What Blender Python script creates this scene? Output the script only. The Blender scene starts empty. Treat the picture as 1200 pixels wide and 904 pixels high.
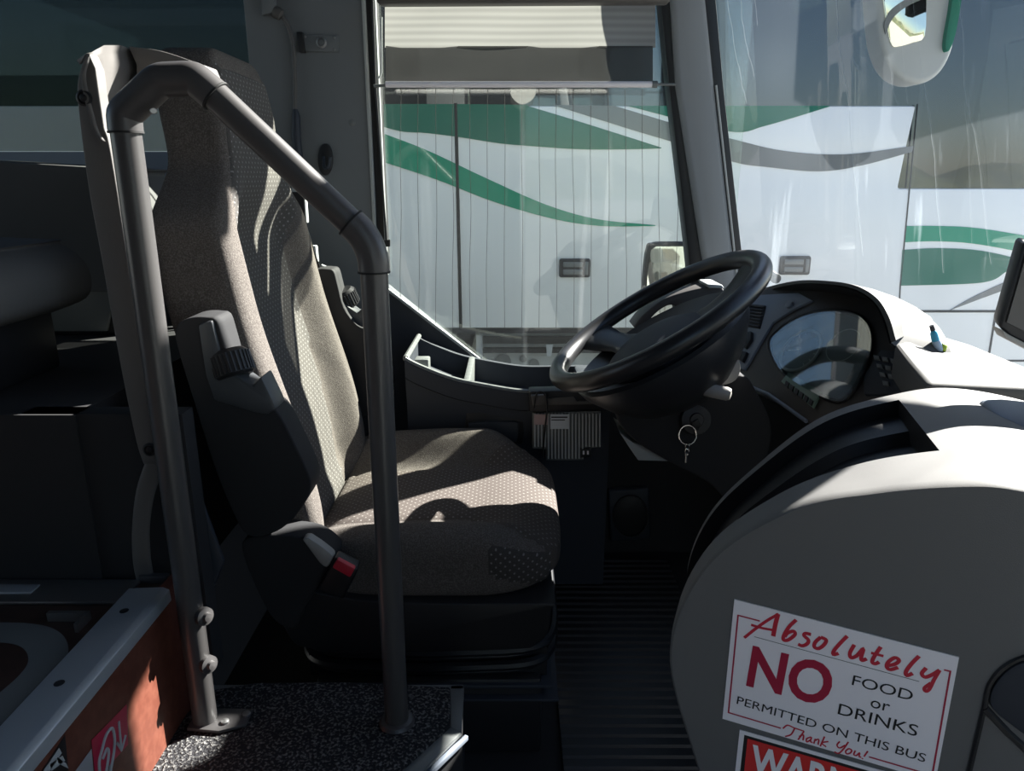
import bpy, bmesh, math, random
from mathutils import Vector as V, Matrix
random.seed(7)
C = bpy.context.scene.collection
PI = math.pi
# ---------------------------------------------------------------- survey helper
# the photograph's camera (focal length in px for a 1200x904 frame); used to measure world points at real depths
F = 860.0; PITCH = math.radians(15.75); CAM = V((0, 0, 1.05))
FW = V((0, math.cos(PITCH), -math.sin(PITCH))); UP = V((0, math.sin(PITCH), math.cos(PITCH))); RT = V((1, 0, 0))
def ray(x, y): return RT*((x-600)/F) + FW + UP*((452-y)/F)
def aP(x, y, p, n):
    r = ray(x, y); return CAM + r*((V(p)-CAM).dot(V(n))/r.dot(V(n)))
def aY(x, y, v): return aP(x, y, (0, v, 0), (0, 1, 0))
def aZ(x, y, v): return aP(x, y, (0, 0, v), (0, 0, 1))
def aX(x, y, v): return aP(x, y, (v, 0, 0), (1, 0, 0))
def LY(pts, v): return [aY(x, y, v) for x, y in pts]
def cat(pts, n=6, closed=False):
    """Catmull-Rom resample of a point list"""
    P = [V(p) for p in pts]; N = len(P); out = []
    for i in range(N if closed else N-1):
        if closed: a, b, c, d = P[(i-1) % N], P[i], P[(i+1) % N], P[(i+2) % N]
        else: b, c = P[i], P[i+1]; a = P[i-1] if i else b*2-c; d = P[i+2] if i+2 < N else c*2-b
        for k in range(n):
            t = k/n
            out.append(0.5*((2*b)+(c-a)*t+(2*a-5*b+4*c-d)*t*t+(3*b-a-3*c+d)*t*t*t))
    if not closed: out.append(P[-1])
    return out
def cat2(pts, n=6, closed=False): return [(p.x, p.y) for p in cat([(x, y, 0) for x, y in pts], n, closed)]
def sm(a, b, x):
    t = max(0.0, min(1.0, (x-a)/(b-a))); return t*t*(3-2*t)

# ---------------------------------------------------------------- mesh builder
class MB:
    def __init__(s): s.bm = bmesh.new()
    def merge(s, b):
        me = bpy.data.meshes.new('t'); b.to_mesh(me); b.free(); s.bm.from_mesh(me); bpy.data.meshes.remove(me); return s
    def raw(s, vs, fs):
        v = [s.bm.verts.new(p) for p in vs]
        for f in fs:
            try: s.bm.faces.new([v[i] for i in f])
            except ValueError: pass
        return s
    @staticmethod
    def _bev(b, bev, seg, ang=25):
        if bev <= 0: return
        bmesh.ops.recalc_face_normals(b, faces=b.faces)
        b.normal_update()
        es = [e for e in b.edges if len(e.link_faces) == 2 and e.calc_face_angle(0) > math.radians(ang)]
        bmesh.ops.bevel(b, geom=es, offset=bev, segments=seg, profile=.5, affect='EDGES', clamp_overlap=True)
    def box(s, c, size, rot=None, bev=0, seg=2):
        b = bmesh.new(); bmesh.ops.create_cube(b, size=1)
        for v in b.verts: v.co = V((v.co.x*size[0], v.co.y*size[1], v.co.z*size[2]))
        s._bev(b, bev, seg)
        M = Matrix.Translation(V(c)) @ (rot.to_4x4() if rot else Matrix())
        b.transform(M); return s.merge(b)
    def bx(s, a, c, bev=0, seg=2):
        a, c = V(a), V(c); return s.box((a+c)/2, [abs(c[i]-a[i]) for i in range(3)], None, bev, seg)
    def prism(s, pts, vec, bev=0, seg=2, ang=25):
        b = bmesh.new(); vec = V(vec)
        lo = [b.verts.new(p) for p in pts]; hi = [b.verts.new(V(p)+vec) for p in pts]; n = len(pts)
        b.faces.new(lo[::-1]); b.faces.new(hi)
        for i in range(n): b.faces.new((lo[i], lo[(i+1) % n], hi[(i+1) % n], hi[i]))
        bmesh.ops.recalc_face_normals(b, faces=b.faces)
        s._bev(b, bev, seg, ang); return s.merge(b)
    def loft(s, rings, closed=True, caps=True):
        vs = [[s.bm.verts.new(p) for p in r] for r in rings]; n = len(rings[0])
        for a, b in zip(vs, vs[1:]):
            for i in range(n if closed else n-1):
                j = (i+1) % n
                try: s.bm.faces.new((a[i], a[j], b[j], b[i]))
                except ValueError: pass
        if caps and closed:
            s.bm.faces.new(vs[0][::-1]); s.bm.faces.new(vs[-1])
        return s
    def tube(s, pts, r, seg=14, closed=False, flat=1.0, up=None, caps=True):
        P = [V(p) for p in pts]; n = len(P); rings = []
        N = None
        for i in range(n):
            if closed: T = (P[(i+1) % n]-P[i-1])
            else: T = P[min(i+1, n-1)]-P[max(i-1, 0)]
            T.normalize()
            if N is None:
                N = V(up) if up else (V((0, 0, 1)) if abs(T.z) < .9 else V((1, 0, 0)))
            N = (N-T*N.dot(T)).normalized(); B = T.cross(N)
            rr = r[i] if isinstance(r, (list, tuple)) else r
            rings.append([P[i]+N*(rr*flat*math.cos(2*PI*k/seg))+B*(rr*math.sin(2*PI*k/seg)) for k in range(seg)])
        if closed: rings.append(rings[0]); return s.loft_closed(rings)
        return s.loft(rings, True, caps)
    def loft_closed(s, rings):
        vs = [[s.bm.verts.new(p) for p in r] for r in rings[:-1]]; n = len(rings[0]); m = len(vs)
        for q in range(m):
            a, b = vs[q], vs[(q+1) % m]
            for i in range(n): s.bm.faces.new((a[i], a[(i+1) % n], b[(i+1) % n], b[i]))
        return s
    def lathe(s, prof, o, axis, seg=32, sx=1.0, ref=None):
        o, A = V(o), V(axis).normalized(); R = V(ref) if ref else (V((1, 0, 0)) if abs(A.x) < .9 else V((0, 1, 0)))
        R = (R-A*R.dot(A)).normalized(); B = A.cross(R); rings = []
        for r, h in prof:
            rings.append([o+A*h+R*(r*sx*math.cos(2*PI*k/seg))+B*(r*math.sin(2*PI*k/seg)) for k in range(seg)])
        return s.loft(rings)
    def cyl(s, a, b, r, seg=20, bev=0):
        a, b = V(a), V(b); h = (b-a).length; e = bev
        return s.lathe([(r-e, 0), (r, e), (r, h-e), (r-e, h)] if e else [(r, 0), (r, h)], a, b-a, seg)
    def build(s, name, m, parent=None, ang=32, origin=True, flip=False):
        bmesh.ops.remove_doubles(s.bm, verts=s.bm.verts, dist=1e-6)
        bmesh.ops.recalc_face_normals(s.bm, faces=s.bm.faces)
        me = bpy.data.meshes.new(name); s.bm.to_mesh(me); s.bm.free()
        return link(name, me, m, parent, ang, origin)
WL = {}
def link(name, me, m, parent=None, ang=32, origin=True):
    for p in me.polygons: p.use_smooth = True
    me.set_sharp_from_angle(angle=math.radians(ang))
    o = bpy.data.objects.new(name, me); C.objects.link(o)
    if m: me.materials.append(m)
    w = V((0, 0, 0))
    if origin and len(me.vertices):
        xs = [v.co for v in me.vertices]
        w = V([(min(c[i] for c in xs)+max(c[i] for c in xs))/2 for i in range(3)]); w.z = min(c.z for c in xs)
        me.transform(Matrix.Translation(-w))
    WL[o.name] = w
    if parent: o.parent = parent; o.location = w-WL[parent.name]
    else: o.location = w
    return o
def thing(name, label, category, loc, group=None):
    o = bpy.data.objects.new(name, None); C.objects.link(o); o.empty_display_size = .05
    o.location = loc; WL[o.name] = V(loc); return tag(o, label, category, group)
def tag(o, label, category=None, group=None):
    o['label'] = label
    if category: o['category'] = category
    if group: o['group'] = group
    return o
def struct(o, label=None):
    o['kind'] = 'structure'
    if label: o['label'] = label
    return o
def dup(root, delta, label=None):
    r = root.copy(); C.objects.link(r); r.location = root.location+V(delta); WL[r.name] = WL[root.name]+V(delta)
    if label: r['label'] = label
    for ch in list(root.children):
        c = ch.copy(); C.objects.link(c); c.parent = r; WL[c.name] = WL[ch.name]+V(delta)
        for g in list(ch.children):
            d = g.copy(); C.objects.link(d); d.parent = c
    return r

# ---------------------------------------------------------------- materials
def nodes(name):
    m = bpy.data.materials.new(name); m.use_nodes = True; nt = m.node_tree; nt.nodes.clear()
    out = nt.nodes.new('ShaderNodeOutputMaterial'); return m, nt, out
def N(nt, t, **k):
    n = nt.nodes.new(t)
    for a, b in k.items():
        if a in n.inputs: n.inputs[a].default_value = b
        else: setattr(n, a, b)
    return n
def rgba(c): return (c[0], c[1], c[2], 1)
def mat(name, col, rough=.5, metal=0., spec=.5, bump=None, speck=None, coat=0.):
    """bump=(scale,strength,dist)  speck=(scale,colour2,low,high)"""
    m, nt, out = nodes(name); b = N(nt, 'ShaderNodeBsdfPrincipled')
    b.inputs['Base Color'].default_value = rgba(col); b.inputs['Roughness'].default_value = rough
    b.inputs['Metallic'].default_value = metal; b.inputs['Specular IOR Level'].default_value = spec
    b.inputs['Coat Weight'].default_value = coat
    nt.links.new(b.outputs[0], out.inputs[0])
    tc = N(nt, 'ShaderNodeTexCoord')
    if speck:
        n = N(nt, 'ShaderNodeTexNoise'); n.inputs['Scale'].default_value = speck[0]; n.inputs['Detail'].default_value = 3
        r = N(nt, 'ShaderNodeValToRGB'); r.color_ramp.elements[0].position = speck[2]; r.color_ramp.elements[1].position = speck[3]
        r.color_ramp.elements[0].color = rgba(col); r.color_ramp.elements[1].color = rgba(speck[1])
        nt.links.new(tc.outputs['Object'], n.inputs['Vector']); nt.links.new(n.outputs['Fac'], r.inputs[0])
        nt.links.new(r.outputs[0], b.inputs['Base Color'])
    if bump:
        n = N(nt, 'ShaderNodeTexNoise'); n.inputs['Scale'].default_value = bump[0]; n.inputs['Detail'].default_value = 2
        u = N(nt, 'ShaderNodeBump'); u.inputs['Strength'].default_value = bump[1]; u.inputs['Distance'].default_value = bump[2]
        nt.links.new(tc.outputs['Object'], n.inputs['Vector']); nt.links.new(n.outputs['Fac'], u.inputs['Height'])
        nt.links.new(u.outputs[0], b.inputs['Normal'])
    return m
def dotted(name, col, dot, axes, pitch=.0115, size=.13):
    """woven fabric with a staggered grid of small light dashes; axes = the two object axes it lies in"""
    m, nt, out = nodes(name); b = N(nt, 'ShaderNodeBsdfPrincipled'); b.inputs['Roughness'].default_value = .9
    b.inputs['Specular IOR Level'].default_value = .15; nt.links.new(b.outputs[0], out.inputs[0])
    tc = N(nt, 'ShaderNodeTexCoord'); sp = N(nt, 'ShaderNodeSeparateXYZ'); cb = N(nt, 'ShaderNodeCombineXYZ')
    nt.links.new(tc.outputs['Object'], sp.inputs[0])
    nt.links.new(sp.outputs[axes[0]], cb.inputs[0]); nt.links.new(sp.outputs[axes[1]], cb.inputs[1])
    mp = N(nt, 'ShaderNodeMapping'); mp.inputs['Rotation'].default_value = (0, 0, PI/4)
    mp.inputs['Scale'].default_value = (1/pitch, 1/pitch, 1); nt.links.new(cb.outputs[0], mp.inputs[0])
    vo = N(nt, 'ShaderNodeTexVoronoi'); vo.voronoi_dimensions = '2D'; vo.inputs['Randomness'].default_value = .0; vo.inputs['Scale'].default_value = 1
    nt.links.new(mp.outputs[0], vo.inputs['Vector'])
    r = N(nt, 'ShaderNodeValToRGB'); e = r.color_ramp.elements
    e[0].position = size; e[0].color = rgba(dot); e[1].position = size+.06; e[1].color = rgba(col)
    nt.links.new(vo.outputs['Distance'], r.inputs[0])
    ns = N(nt, 'ShaderNodeTexNoise'); ns.inputs['Scale'].default_value = 420; nt.links.new(tc.outputs['Object'], ns.inputs['Vector'])
    mx = N(nt, 'ShaderNodeMix'); mx.data_type = 'RGBA'; mx.blend_type = 'MULTIPLY'; mx.inputs[0].default_value = .55
    nt.links.new(r.outputs[0], mx.inputs[6]); nt.links.new(ns.outputs['Fac'], mx.inputs[7]); nt.links.new(mx.outputs[2], b.inputs['Base Color'])
    bu = N(nt, 'ShaderNodeBump'); bu.inputs['Strength'].default_value = .4; bu.inputs['Distance'].default_value = .002
    nt.links.new(ns.outputs['Fac'], bu.inputs['Height']); nt.links.new(bu.outputs[0], b.inputs['Normal'])
    return m
def glass(name, tint=(1, 1, 1), refl=.06, haze=0., streak=0., hazecol=(.8, .85, .9)):
    m, nt, out = nodes(name)
    tr = N(nt, 'ShaderNodeBsdfTransparent'); tr.inputs[0].default_value = rgba(tint)
    gl = N(nt, 'ShaderNodeBsdfGlossy'); gl.inputs['Roughness'].default_value = .02
    lw = N(nt, 'ShaderNodeLayerWeight'); lw.inputs[0].default_value = .5
    pw = N(nt, 'ShaderNodeMath', operation='POWER'); pw.inputs[1].default_value = 5; nt.links.new(lw.outputs['Facing'], pw.inputs[0])
    ml = N(nt, 'ShaderNodeMath', operation='MULTIPLY_ADD'); ml.inputs[1].default_value = 1-refl; ml.inputs[2].default_value = refl; nt.links.new(pw.outputs[0], ml.inputs[0]); ml.use_clamp = True
    mix = N(nt, 'ShaderNodeMixShader'); nt.links.new(ml.outputs[0], mix.inputs[0]); nt.links.new(tr.outputs[0], mix.inputs[1]); nt.links.new(gl.outputs[0], mix.inputs[2])
    last = mix
    if haze or streak:
        tc = N(nt, 'ShaderNodeTexCoord'); mp = N(nt, 'ShaderNodeMapping'); mp.inputs['Scale'].default_value = (26, 26, 1.1)
        nt.links.new(tc.outputs['Object'], mp.inputs[0])
        n1 = N(nt, 'ShaderNodeTexNoise'); n1.inputs['Scale'].default_value = 1; n1.inputs['Detail'].default_value = 3; nt.links.new(mp.outputs[0], n1.inputs['Vector'])
        r1 = N(nt, 'ShaderNodeMapRange'); r1.inputs[1].default_value = .62; r1.inputs[2].default_value = .80; r1.inputs[3].default_value = 0; r1.inputs[4].default_value = streak
        nt.links.new(n1.outputs['Fac'], r1.inputs[0])
        n2 = N(nt, 'ShaderNodeTexNoise'); n2.inputs['Scale'].default_value = 3.5; nt.links.new(tc.outputs['Object'], n2.inputs['Vector'])
        r2 = N(nt, 'ShaderNodeMapRange'); r2.inputs[1].default_value = .3; r2.inputs[2].default_value = .7; r2.inputs[3].default_value = haze*.5; r2.inputs[4].default_value = haze*1.4
        nt.links.new(n2.outputs['Fac'], r2.inputs[0])
        ad = N(nt, 'ShaderNodeMath', operation='ADD'); ad.use_clamp = True; nt.links.new(r1.outputs[0], ad.inputs[0]); nt.links.new(r2.outputs[0], ad.inputs[1])
        df = N(nt, 'ShaderNodeBsdfDiffuse'); df.inputs[0].default_value = rgba(hazecol)
        tl = N(nt, 'ShaderNodeBsdfTranslucent'); tl.inputs[0].default_value = rgba(hazecol)
        dm = N(nt, 'ShaderNodeMixShader'); dm.inputs[0].default_value = .5; nt.links.new(df.outputs[0], dm.inputs[1]); nt.links.new(tl.outputs[0], dm.inputs[2])
        m2 = N(nt, 'ShaderNodeMixShader'); nt.links.new(ad.outputs[0], m2.inputs[0]); nt.links.new(mix.outputs[0], m2.inputs[1]); nt.links.new(dm.outputs[0], m2.inputs[2])
        last = m2
    nt.links.new(last.outputs[0], out.inputs[0]); return m
def translucent(name, col, tl, stripe=None, alpha=0.):
    m, nt, out = nodes(name)
    d = N(nt, 'ShaderNodeBsdfDiffuse'); t = N(nt, 'ShaderNodeBsdfTranslucent'); x = N(nt, 'ShaderNodeMixShader'); x.inputs[0].default_value = tl
    nt.links.new(d.outputs[0], x.inputs[1]); nt.links.new(t.outputs[0], x.inputs[2])
    d.inputs[0].default_value = rgba(col); t.inputs[0].default_value = rgba(col)
    if stripe:
        tc = N(nt, 'ShaderNodeTexCoord'); w = N(nt, 'ShaderNodeTexWave'); w.wave_type = 'BANDS'; w.bands_direction = 'Z'; w.inputs['Scale'].default_value = stripe[0]
        r = N(nt, 'ShaderNodeValToRGB'); r.color_ramp.elements[0].color = rgba(stripe[1]); r.color_ramp.elements[1].color = rgba(col)
        nt.links.new(tc.outputs['Object'], w.inputs['Vector']); nt.links.new(w.outputs['Fac'], r.inputs[0])
        nt.links.new(r.outputs[0], d.inputs[0]); nt.links.new(r.outputs[0], t.inputs[0])
    last = x
    if alpha:
        tr = N(nt, 'ShaderNodeBsdfTransparent'); y = N(nt, 'ShaderNodeMixShader'); y.inputs[0].default_value = alpha
        nt.links.new(x.outputs[0], y.inputs[1]); nt.links.new(tr.outputs[0], y.inputs[2]); last = y
    nt.links.new(last.outputs[0], out.inputs[0]); return m

M = {}
M['plastic'] = mat('grey_moulded_plastic', (.085, .08, .076), .55, bump=(900, .25, .0006))
M['console'] = mat('grey_grained_console_plastic', (.135, .132, .131), .6, spec=.35, bump=(1100, .3, .0006))
M['dashtop'] = mat('grey_dashboard_skin', (.085, .083, .080), .65, spec=.3, bump=(1100, .3, .0006))
M['black'] = mat('black_plastic', (.017, .017, .019), .45, spec=.4)
M['blackmatt'] = mat('black_matt_plastic', (.026, .026, .028), .75, spec=.25, bump=(700, .2, .0006))
M['gloss'] = mat('black_polished_plastic', (.020, .020, .022), .34, spec=.6)
M['lamp'] = mat('pale_green_lamp_panel', (.15, .23, .19), .4)
M['navy'] = mat('dark_slate_plastic', (.030, .035, .046), .55, spec=.4, bump=(900, .2, .0005))
M['slate'] = mat('slate_blue_plastic', (.19, .22, .27), .42)
M['wheel'] = mat('dark_grey_wheel_moulding', (.030, .031, .034), .36, spec=.5)
M['panel'] = mat('dark_brown_grey_panel', (.055, .050, .048), .5)
M['dial'] = mat('instrument_dial_grey', (.13, .15, .155), .4)
M['rail'] = mat('bronze_grey_powder_coat', (.066, .063, .063), .34, spec=.55)
M['railjoint'] = mat('bronze_grey_cast_fitting', (.066, .063, .064), .38, spec=.5)
M['frame'] = mat('grey_frame_moulding', (.125, .117, .110), .6, bump=(1300, .35, .0008))
M['wallgrey'] = mat('grey_metal_pillar', (.15, .16, .168), .5, spec=.35)
M['pillar'] = mat('skylit_grey_metal_pillar', (.25, .265, .28), .5, spec=.35)  # lighter than the other pillar metal to paint in windscreen skylight
M['alu'] = mat('brushed_aluminium', (.52, .56, .60), .42, metal=.55)
M['chrome'] = mat('chrome', (.75, .75, .75), .15, metal=1.)
M['steel'] = mat('dull_steel', (.38, .38, .38), .38, metal=.9)
M['fabric'] = mat('charcoal_seat_fabric', (.088, .078, .072), .95, spec=.03, bump=(520, .5, .0018), speck=(460, (.165, .150, .137), .42, .68))
M['wood'] = mat('red_brown_wood_laminate', (.105, .030, .018), .5, bump=(60, .1, .0006), speck=(70, (.145, .048, .03), .4, .7))
M['floorwood'] = mat('brown_wood_floor', (.055, .028, .020), .5, speck=(40, (.04, .02, .015), .4, .6))
M['carpet'] = mat('dark_loop_carpet', (.030, .030, .033), .95, spec=.1, bump=(230, 1., .006), speck=(230, (.20, .195, .19), .50, .66))
M['rubber'] = mat('black_rubber', (.011, .012, .015), .42, spec=.45)
M['white'] = mat('white_print_vinyl', (.90, .85, .88), .4)
M['red'] = mat('red_print', (.56, .02, .045), .45)
M['crimson'] = mat('crimson_print', (.42, .012, .05), .45)
M['brightred'] = mat('bright_red_print', (.72, .03, .03), .4)
M['ink'] = mat('black_print', (.01, .01, .012), .5)
M['coachwhite'] = mat('coach_white_paint', (.86, .87, .86), .25, spec=.5, coat=.3)
M['green'] = mat('bright_green_vinyl', (.0, .29, .165), .45, spec=.25)
M['teal'] = mat('dark_green_vinyl', (.008, .155, .10), .45, spec=.25)
M['swoosh'] = mat('grey_vinyl', (.16, .17, .17), .35)
M['seam'] = mat('panel_gap_black', (.01, .01, .01), .8)
M['lgrey'] = mat('light_grey_metal', (.40, .42, .42), .5)
M['cream'] = mat('mirror_glass', (.85, .83, .72), .03, metal=1.)
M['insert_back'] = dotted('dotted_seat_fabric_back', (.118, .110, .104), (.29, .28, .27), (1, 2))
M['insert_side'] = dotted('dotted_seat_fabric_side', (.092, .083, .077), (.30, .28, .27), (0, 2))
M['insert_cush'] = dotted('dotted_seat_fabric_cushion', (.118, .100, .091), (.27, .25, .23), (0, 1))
M['beltgrey'] = mat('grey_belt_plastic', (.33, .32, .30), .5)
M['glass_side'] = glass('clear_side_glass', (.93, .97, .94), .05, haze=.007, streak=.05)
M['glass_tint'] = glass('tinted_side_glass', (.46, .49, .46), .06)
M['glass_door'] = glass('lightly_tinted_door_glass', (.9, .92, .92), .06)
M['bracket'] = mat('dark_grey_hinge_plastic', (.055, .060, .066), .45)
M['run'] = translucent('dried_water_runs', (.75, .80, .84), .5, alpha=.55)
M['glass_front'] = glass('dusty_windscreen_glass', (.90, .95, .97), .06, haze=.024, streak=.16, hazecol=(.72, .84, .95))
M['glass_lens'] = glass('instrument_lens', (.9, .95, .95), .16)
M['coachglass'] = mat('coach_dark_window_glass', (.010, .014, .018), .02, spec=.5)
M['coachglass'].node_tree.nodes['Principled BSDF'].inputs['IOR'].default_value = 2.1
M['blind'] = translucent('white_blind_fabric', (.34, .335, .325), .45, stripe=(19, (.27, .265, .26)))
M['blinddark'] = translucent('dark_blind_film', (.05, .05, .05), .3, alpha=.10)
M['clear'] = translucent('clear_plastic_tab', (.35, .35, .34), .5, alpha=.6)
M['asphalt'] = mat('grey_asphalt', (.18, .18, .175), .9, speck=(30, (.22, .22, .215), .4, .6))
M['hill'] = mat('dark_green_hillside', (.035, .045, .025), 1., speck=(.35, (.06, .07, .035), .4, .6))
# ================================================================ SETTING
def plate(pts, vec, bev=0, seg=2): return MB().prism(pts, vec, bev, seg)
f = struct(MB().bx((-.62, .95, -.06), (1.0, 2.0, 0)).build('floor', M['blackmatt']))
# step platform carrying the carpet, and stairwell floor
carpet_px = [(150, 915), (238, 812), (240, 806), (543, 806), (541, 864), (470, 925)]
edge = [aZ(x, y, .245) for x, y in carpet_px] + [V((-.16, .30, .245)), V((-.50, .30, .245))]
struct(MB().prism(edge, (0, 0, -.60)).build('floor_step', M['blackmatt']), 'dark step block under the loop carpet')
struct(MB().bx((-.50, -.5, -.42), (1.05, .95, -.36)).build('floor_stairwell', M['blackmatt']))
struct(MB().bx((-4, -.5, .40), (-.515, .985, .462)).build('floor_aisle', M['floorwood']), 'red brown wood-look aisle floor')
struct(MB().bx((-.515, .12, -.36), (-.500, .99, .475)).build('wall_riser', M['wood']), 'red brown wood laminate stair riser')
struct(MB().bx((-4, .99, .30), (-.62, 2.0, .727)).bx((-.7, .995, .30), (-.47, 1.03, .727)).build('floor_platform', M['blackmatt']), 'dark raised passenger seat platform')
# driver side wall with its slanted sill
def XZ(pts, y): return [V((x, y, z)) for x, z in pts]
slA = aY(455, 338, 2.0); slB = aY(578, 438, 2.0)
wl = [(-4, -.9), (-4, 1.055), (-.655, 1.055), (-.655, .78), (-.37, .78), (-.37, slA.z+.02), (slA.x, slA.z), (slB.x, slB.z), (.66, slB.z), (.66, -.9)]
struct(MB().prism(XZ(wl, 2.0), (0, .05, 0)).build('wall_left', M['navy']), 'dark slate lower wall on the driver side')
struct(MB().bx((-4, 1.97, 1.04), (-.655, 2.05, 1.118), .006).build('trim_1', M['slate']), 'grey blue sill under the tinted rear side window')
struct(MB().tube([slA+V((-.012, -.006, .006)), slB+V((.01, -.006, .004))], .005, 8).build('trim_2', M['lgrey']), 'pale edging strip along the slanted sill')
# pillar behind the driver
bp = MB().prism(XZ([(-.655, .70), (-.655, 2.3), (-.362, 2.3), (-.362, .70)], 1.972), (0, .07, 0), .006)
struct(bp.build('trim_3', M['wallgrey']), 'wide grey metal pillar between the side windows')
ch = MB().bx((-.362, 1.985, .80), (-.336, 2.04, 2.3)).build('trim_4', M['black']); struct(ch, 'black channel at the rear edge of the driver window')
MB().bx((-.366, 1.968, .78), (-.358, 1.99, 2.3), .002).bx((-.338, 1.975, .80), (-.333, 1.99, 2.3), .001).build('edge_strip', M['lgrey'], ch)
MB().box(aY(341, 433/3, 1.97), (.012, .004, .012), None, .002)
# windscreen pillar
ap = MB().prism(LY([(771, -250), (783, -60), (793, 100), (822, 290), (850, 455), (884, 455), (859, 290), (838, 100), (822, -60), (803, -250)], 1.95), (0, .085, 0), .014, 3)
struct(ap.build('trim_5', M['pillar']), 'raked grey windscreen pillar beside the driver window')
rb = MB().prism(LY([(749, -250), (768, -60), (784, 100), (806, 290), (822, 455), (862, 455), (834, 290), (804, 100), (794, -60), (782, -250)], 1.97), (0, .06, 0), .004)
struct(rb.build('trim_6', M['rubber']), 'black rubber seal on the rear edge of the raked pillar')
rs = MB().prism(LY([(793, -250), (812, -60), (828, 100), (850, 290), (873, 455), (894, 455), (869, 290), (848, 100), (834, -60), (816, -250)], 1.96), (0, .07, 0), .004)
struct(rs.build('trim_7', M['rubber']), 'black rubber windscreen seal beside the raked pillar')
pe = MB().tube(LY([(839, 100), (860, 290), (872, 400)], 1.952), .003, 8); struct(pe.build('trim_8', M['lgrey']), 'pale edge line of the raked pillar')
# ceiling, right wall beyond the doorway, rear end, front apron
struct(MB().bx((-4, -.5, 2.5), (.86, 2.05, 2.56)).build('ceiling', M['navy']))
struct(MB().bx((-.70, 1.98, 1.78), (.50, 2.05, 2.5)).build('wall_header', M['wallgrey']), 'grey panel above the driver window')
struct(MB().bx((.46, 1.99, 2.0), (.69, 2.05, 2.5)).build('corner_sun_blocker', M['wallgrey']), 'unseen grey corner panel added above the driver window to block sun')  # added out of view to keep sun off the passenger seats
struct(MB().bx((-4, -.56, -.9), (.08, -.5, 1.6)).bx((.08, -.56, -.9), (1.0, -.5, .06)).bx((-4, -.56, 2.2), (1.05, -.5, 2.5)).bx((1.0, -.56, -.9), (1.05, -.5, 2.4)).bx((-1.45, -.56, 1.6), (.08, -.5, 2.25)).bx((.08, -.56, 1.9), (1.05, -.5, 2.25)).bx((-4, -.56, 1.6), (-3.3, -.5, 2.25)).bx((-4, -.56, 1.6), (-1.4, -.5, 1.62)).build('wall_right', M['navy']))
# entrance side glazing; then an unseen dark sheet added to block windscreen light
struct(MB().bx((-3.3, -.535, 1.62), (-1.45, -.525, 2.2)).build('window_4', M['glass_tint']), 'tinted passenger window on the entrance side')
struct(MB().bx((.08, -.535, .05), (1.0, -.525, 1.9)).build('door_1', M['glass_door']), 'tinted glass entrance door behind the viewpoint')
struct(MB().prism([V((.985, -.45, 1.0)), V((.965, .74, 1.0)), V((.775, .74, 2.44)), V((.79, -.45, 2.44))], (.004, 0, 0)).build('windscreen_light_blocker', M['black']), 'unseen dark sheet added to block light at the passenger half of the windscreen')
# glazing
w1 = struct(MB().bx((-.34, 2.012, .50), (.60, 2.018, 1.80)).build('window_1', M['glass_side']), 'clear driver side window with fine vertical heating wires')
wr = MB()
for k in range(18):
    x = 450+k*20.2; p = [aY(x+random.uniform(-.5, .5)*(1 if j in (0, 4) else 3), y, 2.008) for j, y in enumerate((104, 180, 250, 320, 384))]
    wr.tube(cat(p, 3), .0006, 5)
wr.build('heating_wires', M['seam'], w1)
struct(MB().bx((-4, 2.012, 1.10), (-.66, 2.018, 2.36)).build('window_2', M['glass_tint']), 'dark tinted side window behind the driver')
path = cat([(.632, 2.0, .5), (.76, 1.965, .5), (.90, 1.85, .5), (.97, 1.6, .5), (1.01, 1.25, .5), (1.04, .8, .5), (1.05, .3, .5), (1.05, -.5, .5)], 8)
rows = []
for i in range(9):
    t = i/8; rows.append([p+V((-.255*t-.02*math.sin(PI*t)*0, 0, 2.02*t)) for p in path])
g = MB(); g.loft(rows, False, False)
w3 = struct(g.build('window_3', M['glass_front']), 'large dusty windscreen wrapping around the front corner')
from mathutils.bvhtree import BVHTree
bvv = [p for r_ in rows for p in r_]; nc = len(path)
bvt = BVHTree.FromPolygons(bvv, [(i*nc+j, i*nc+j+1, (i+1)*nc+j+1, (i+1)*nc+j) for i in range(8) for j in range(nc-1)])
rn = MB()
def run(pts, w):
    P = []
    for x, y in cat2(pts, 6):
        d = ray(x+random.uniform(-.8, .8), y).normalized(); h = bvt.ray_cast(CAM, d)
        if h[0]: P.append(h[0]-d*.002)
    if len(P) > 2: rn.loft([[p+V((-w*.6, -w*.8, 0)), p+V((w*.6, w*.8, 0))] for p in P], False, False)
for pts, w in (([(978, -20), (984, 60), (993, 110), (1000, 190), (1011, 300)], .0011), ([(1053, -20), (1058, 60), (1064, 122)], .0009), ([(1068, -20), (1080, 80), (1091, 150), (1098, 230), (1106, 320)], .0014), ([(1122, -20), (1128, 40), (1131, 110), (1142, 160), (1152, 230), (1161, 310)], .0013), ([(1130, 120), (1136, 200), (1138, 290)], .0007), ([(1040, 40), (1044, 90), (1051, 122)], .0006), ([(852, 0), (862, 60), (874, 120)], .0007), ([(868, -10), (872, 40), (884, 90)], .0007), ([(884, -10), (888, 30)], .0006)): run(pts, w)
rn.build('water_runs', M['run'], w3, origin=False)
g = MB(); g.loft([[V((p.x+.01, p.y, .52)) for p in path], [V((p.x+.01, p.y, -.9)) for p in path]], False, False)
struct(g.build('wall_front', M['navy']))
struct(MB().bx((.70, .96, -.02), (.74, 1.98, .62)).build('bulkhead_sun_block', M['blackmatt']))  # added to stop sun passing under the dash onto the floor
struct(MB().bx((.60, -.5, -.36), (.66, .40, .45)).build('wall_footwell', M['blackmatt']))
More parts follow.
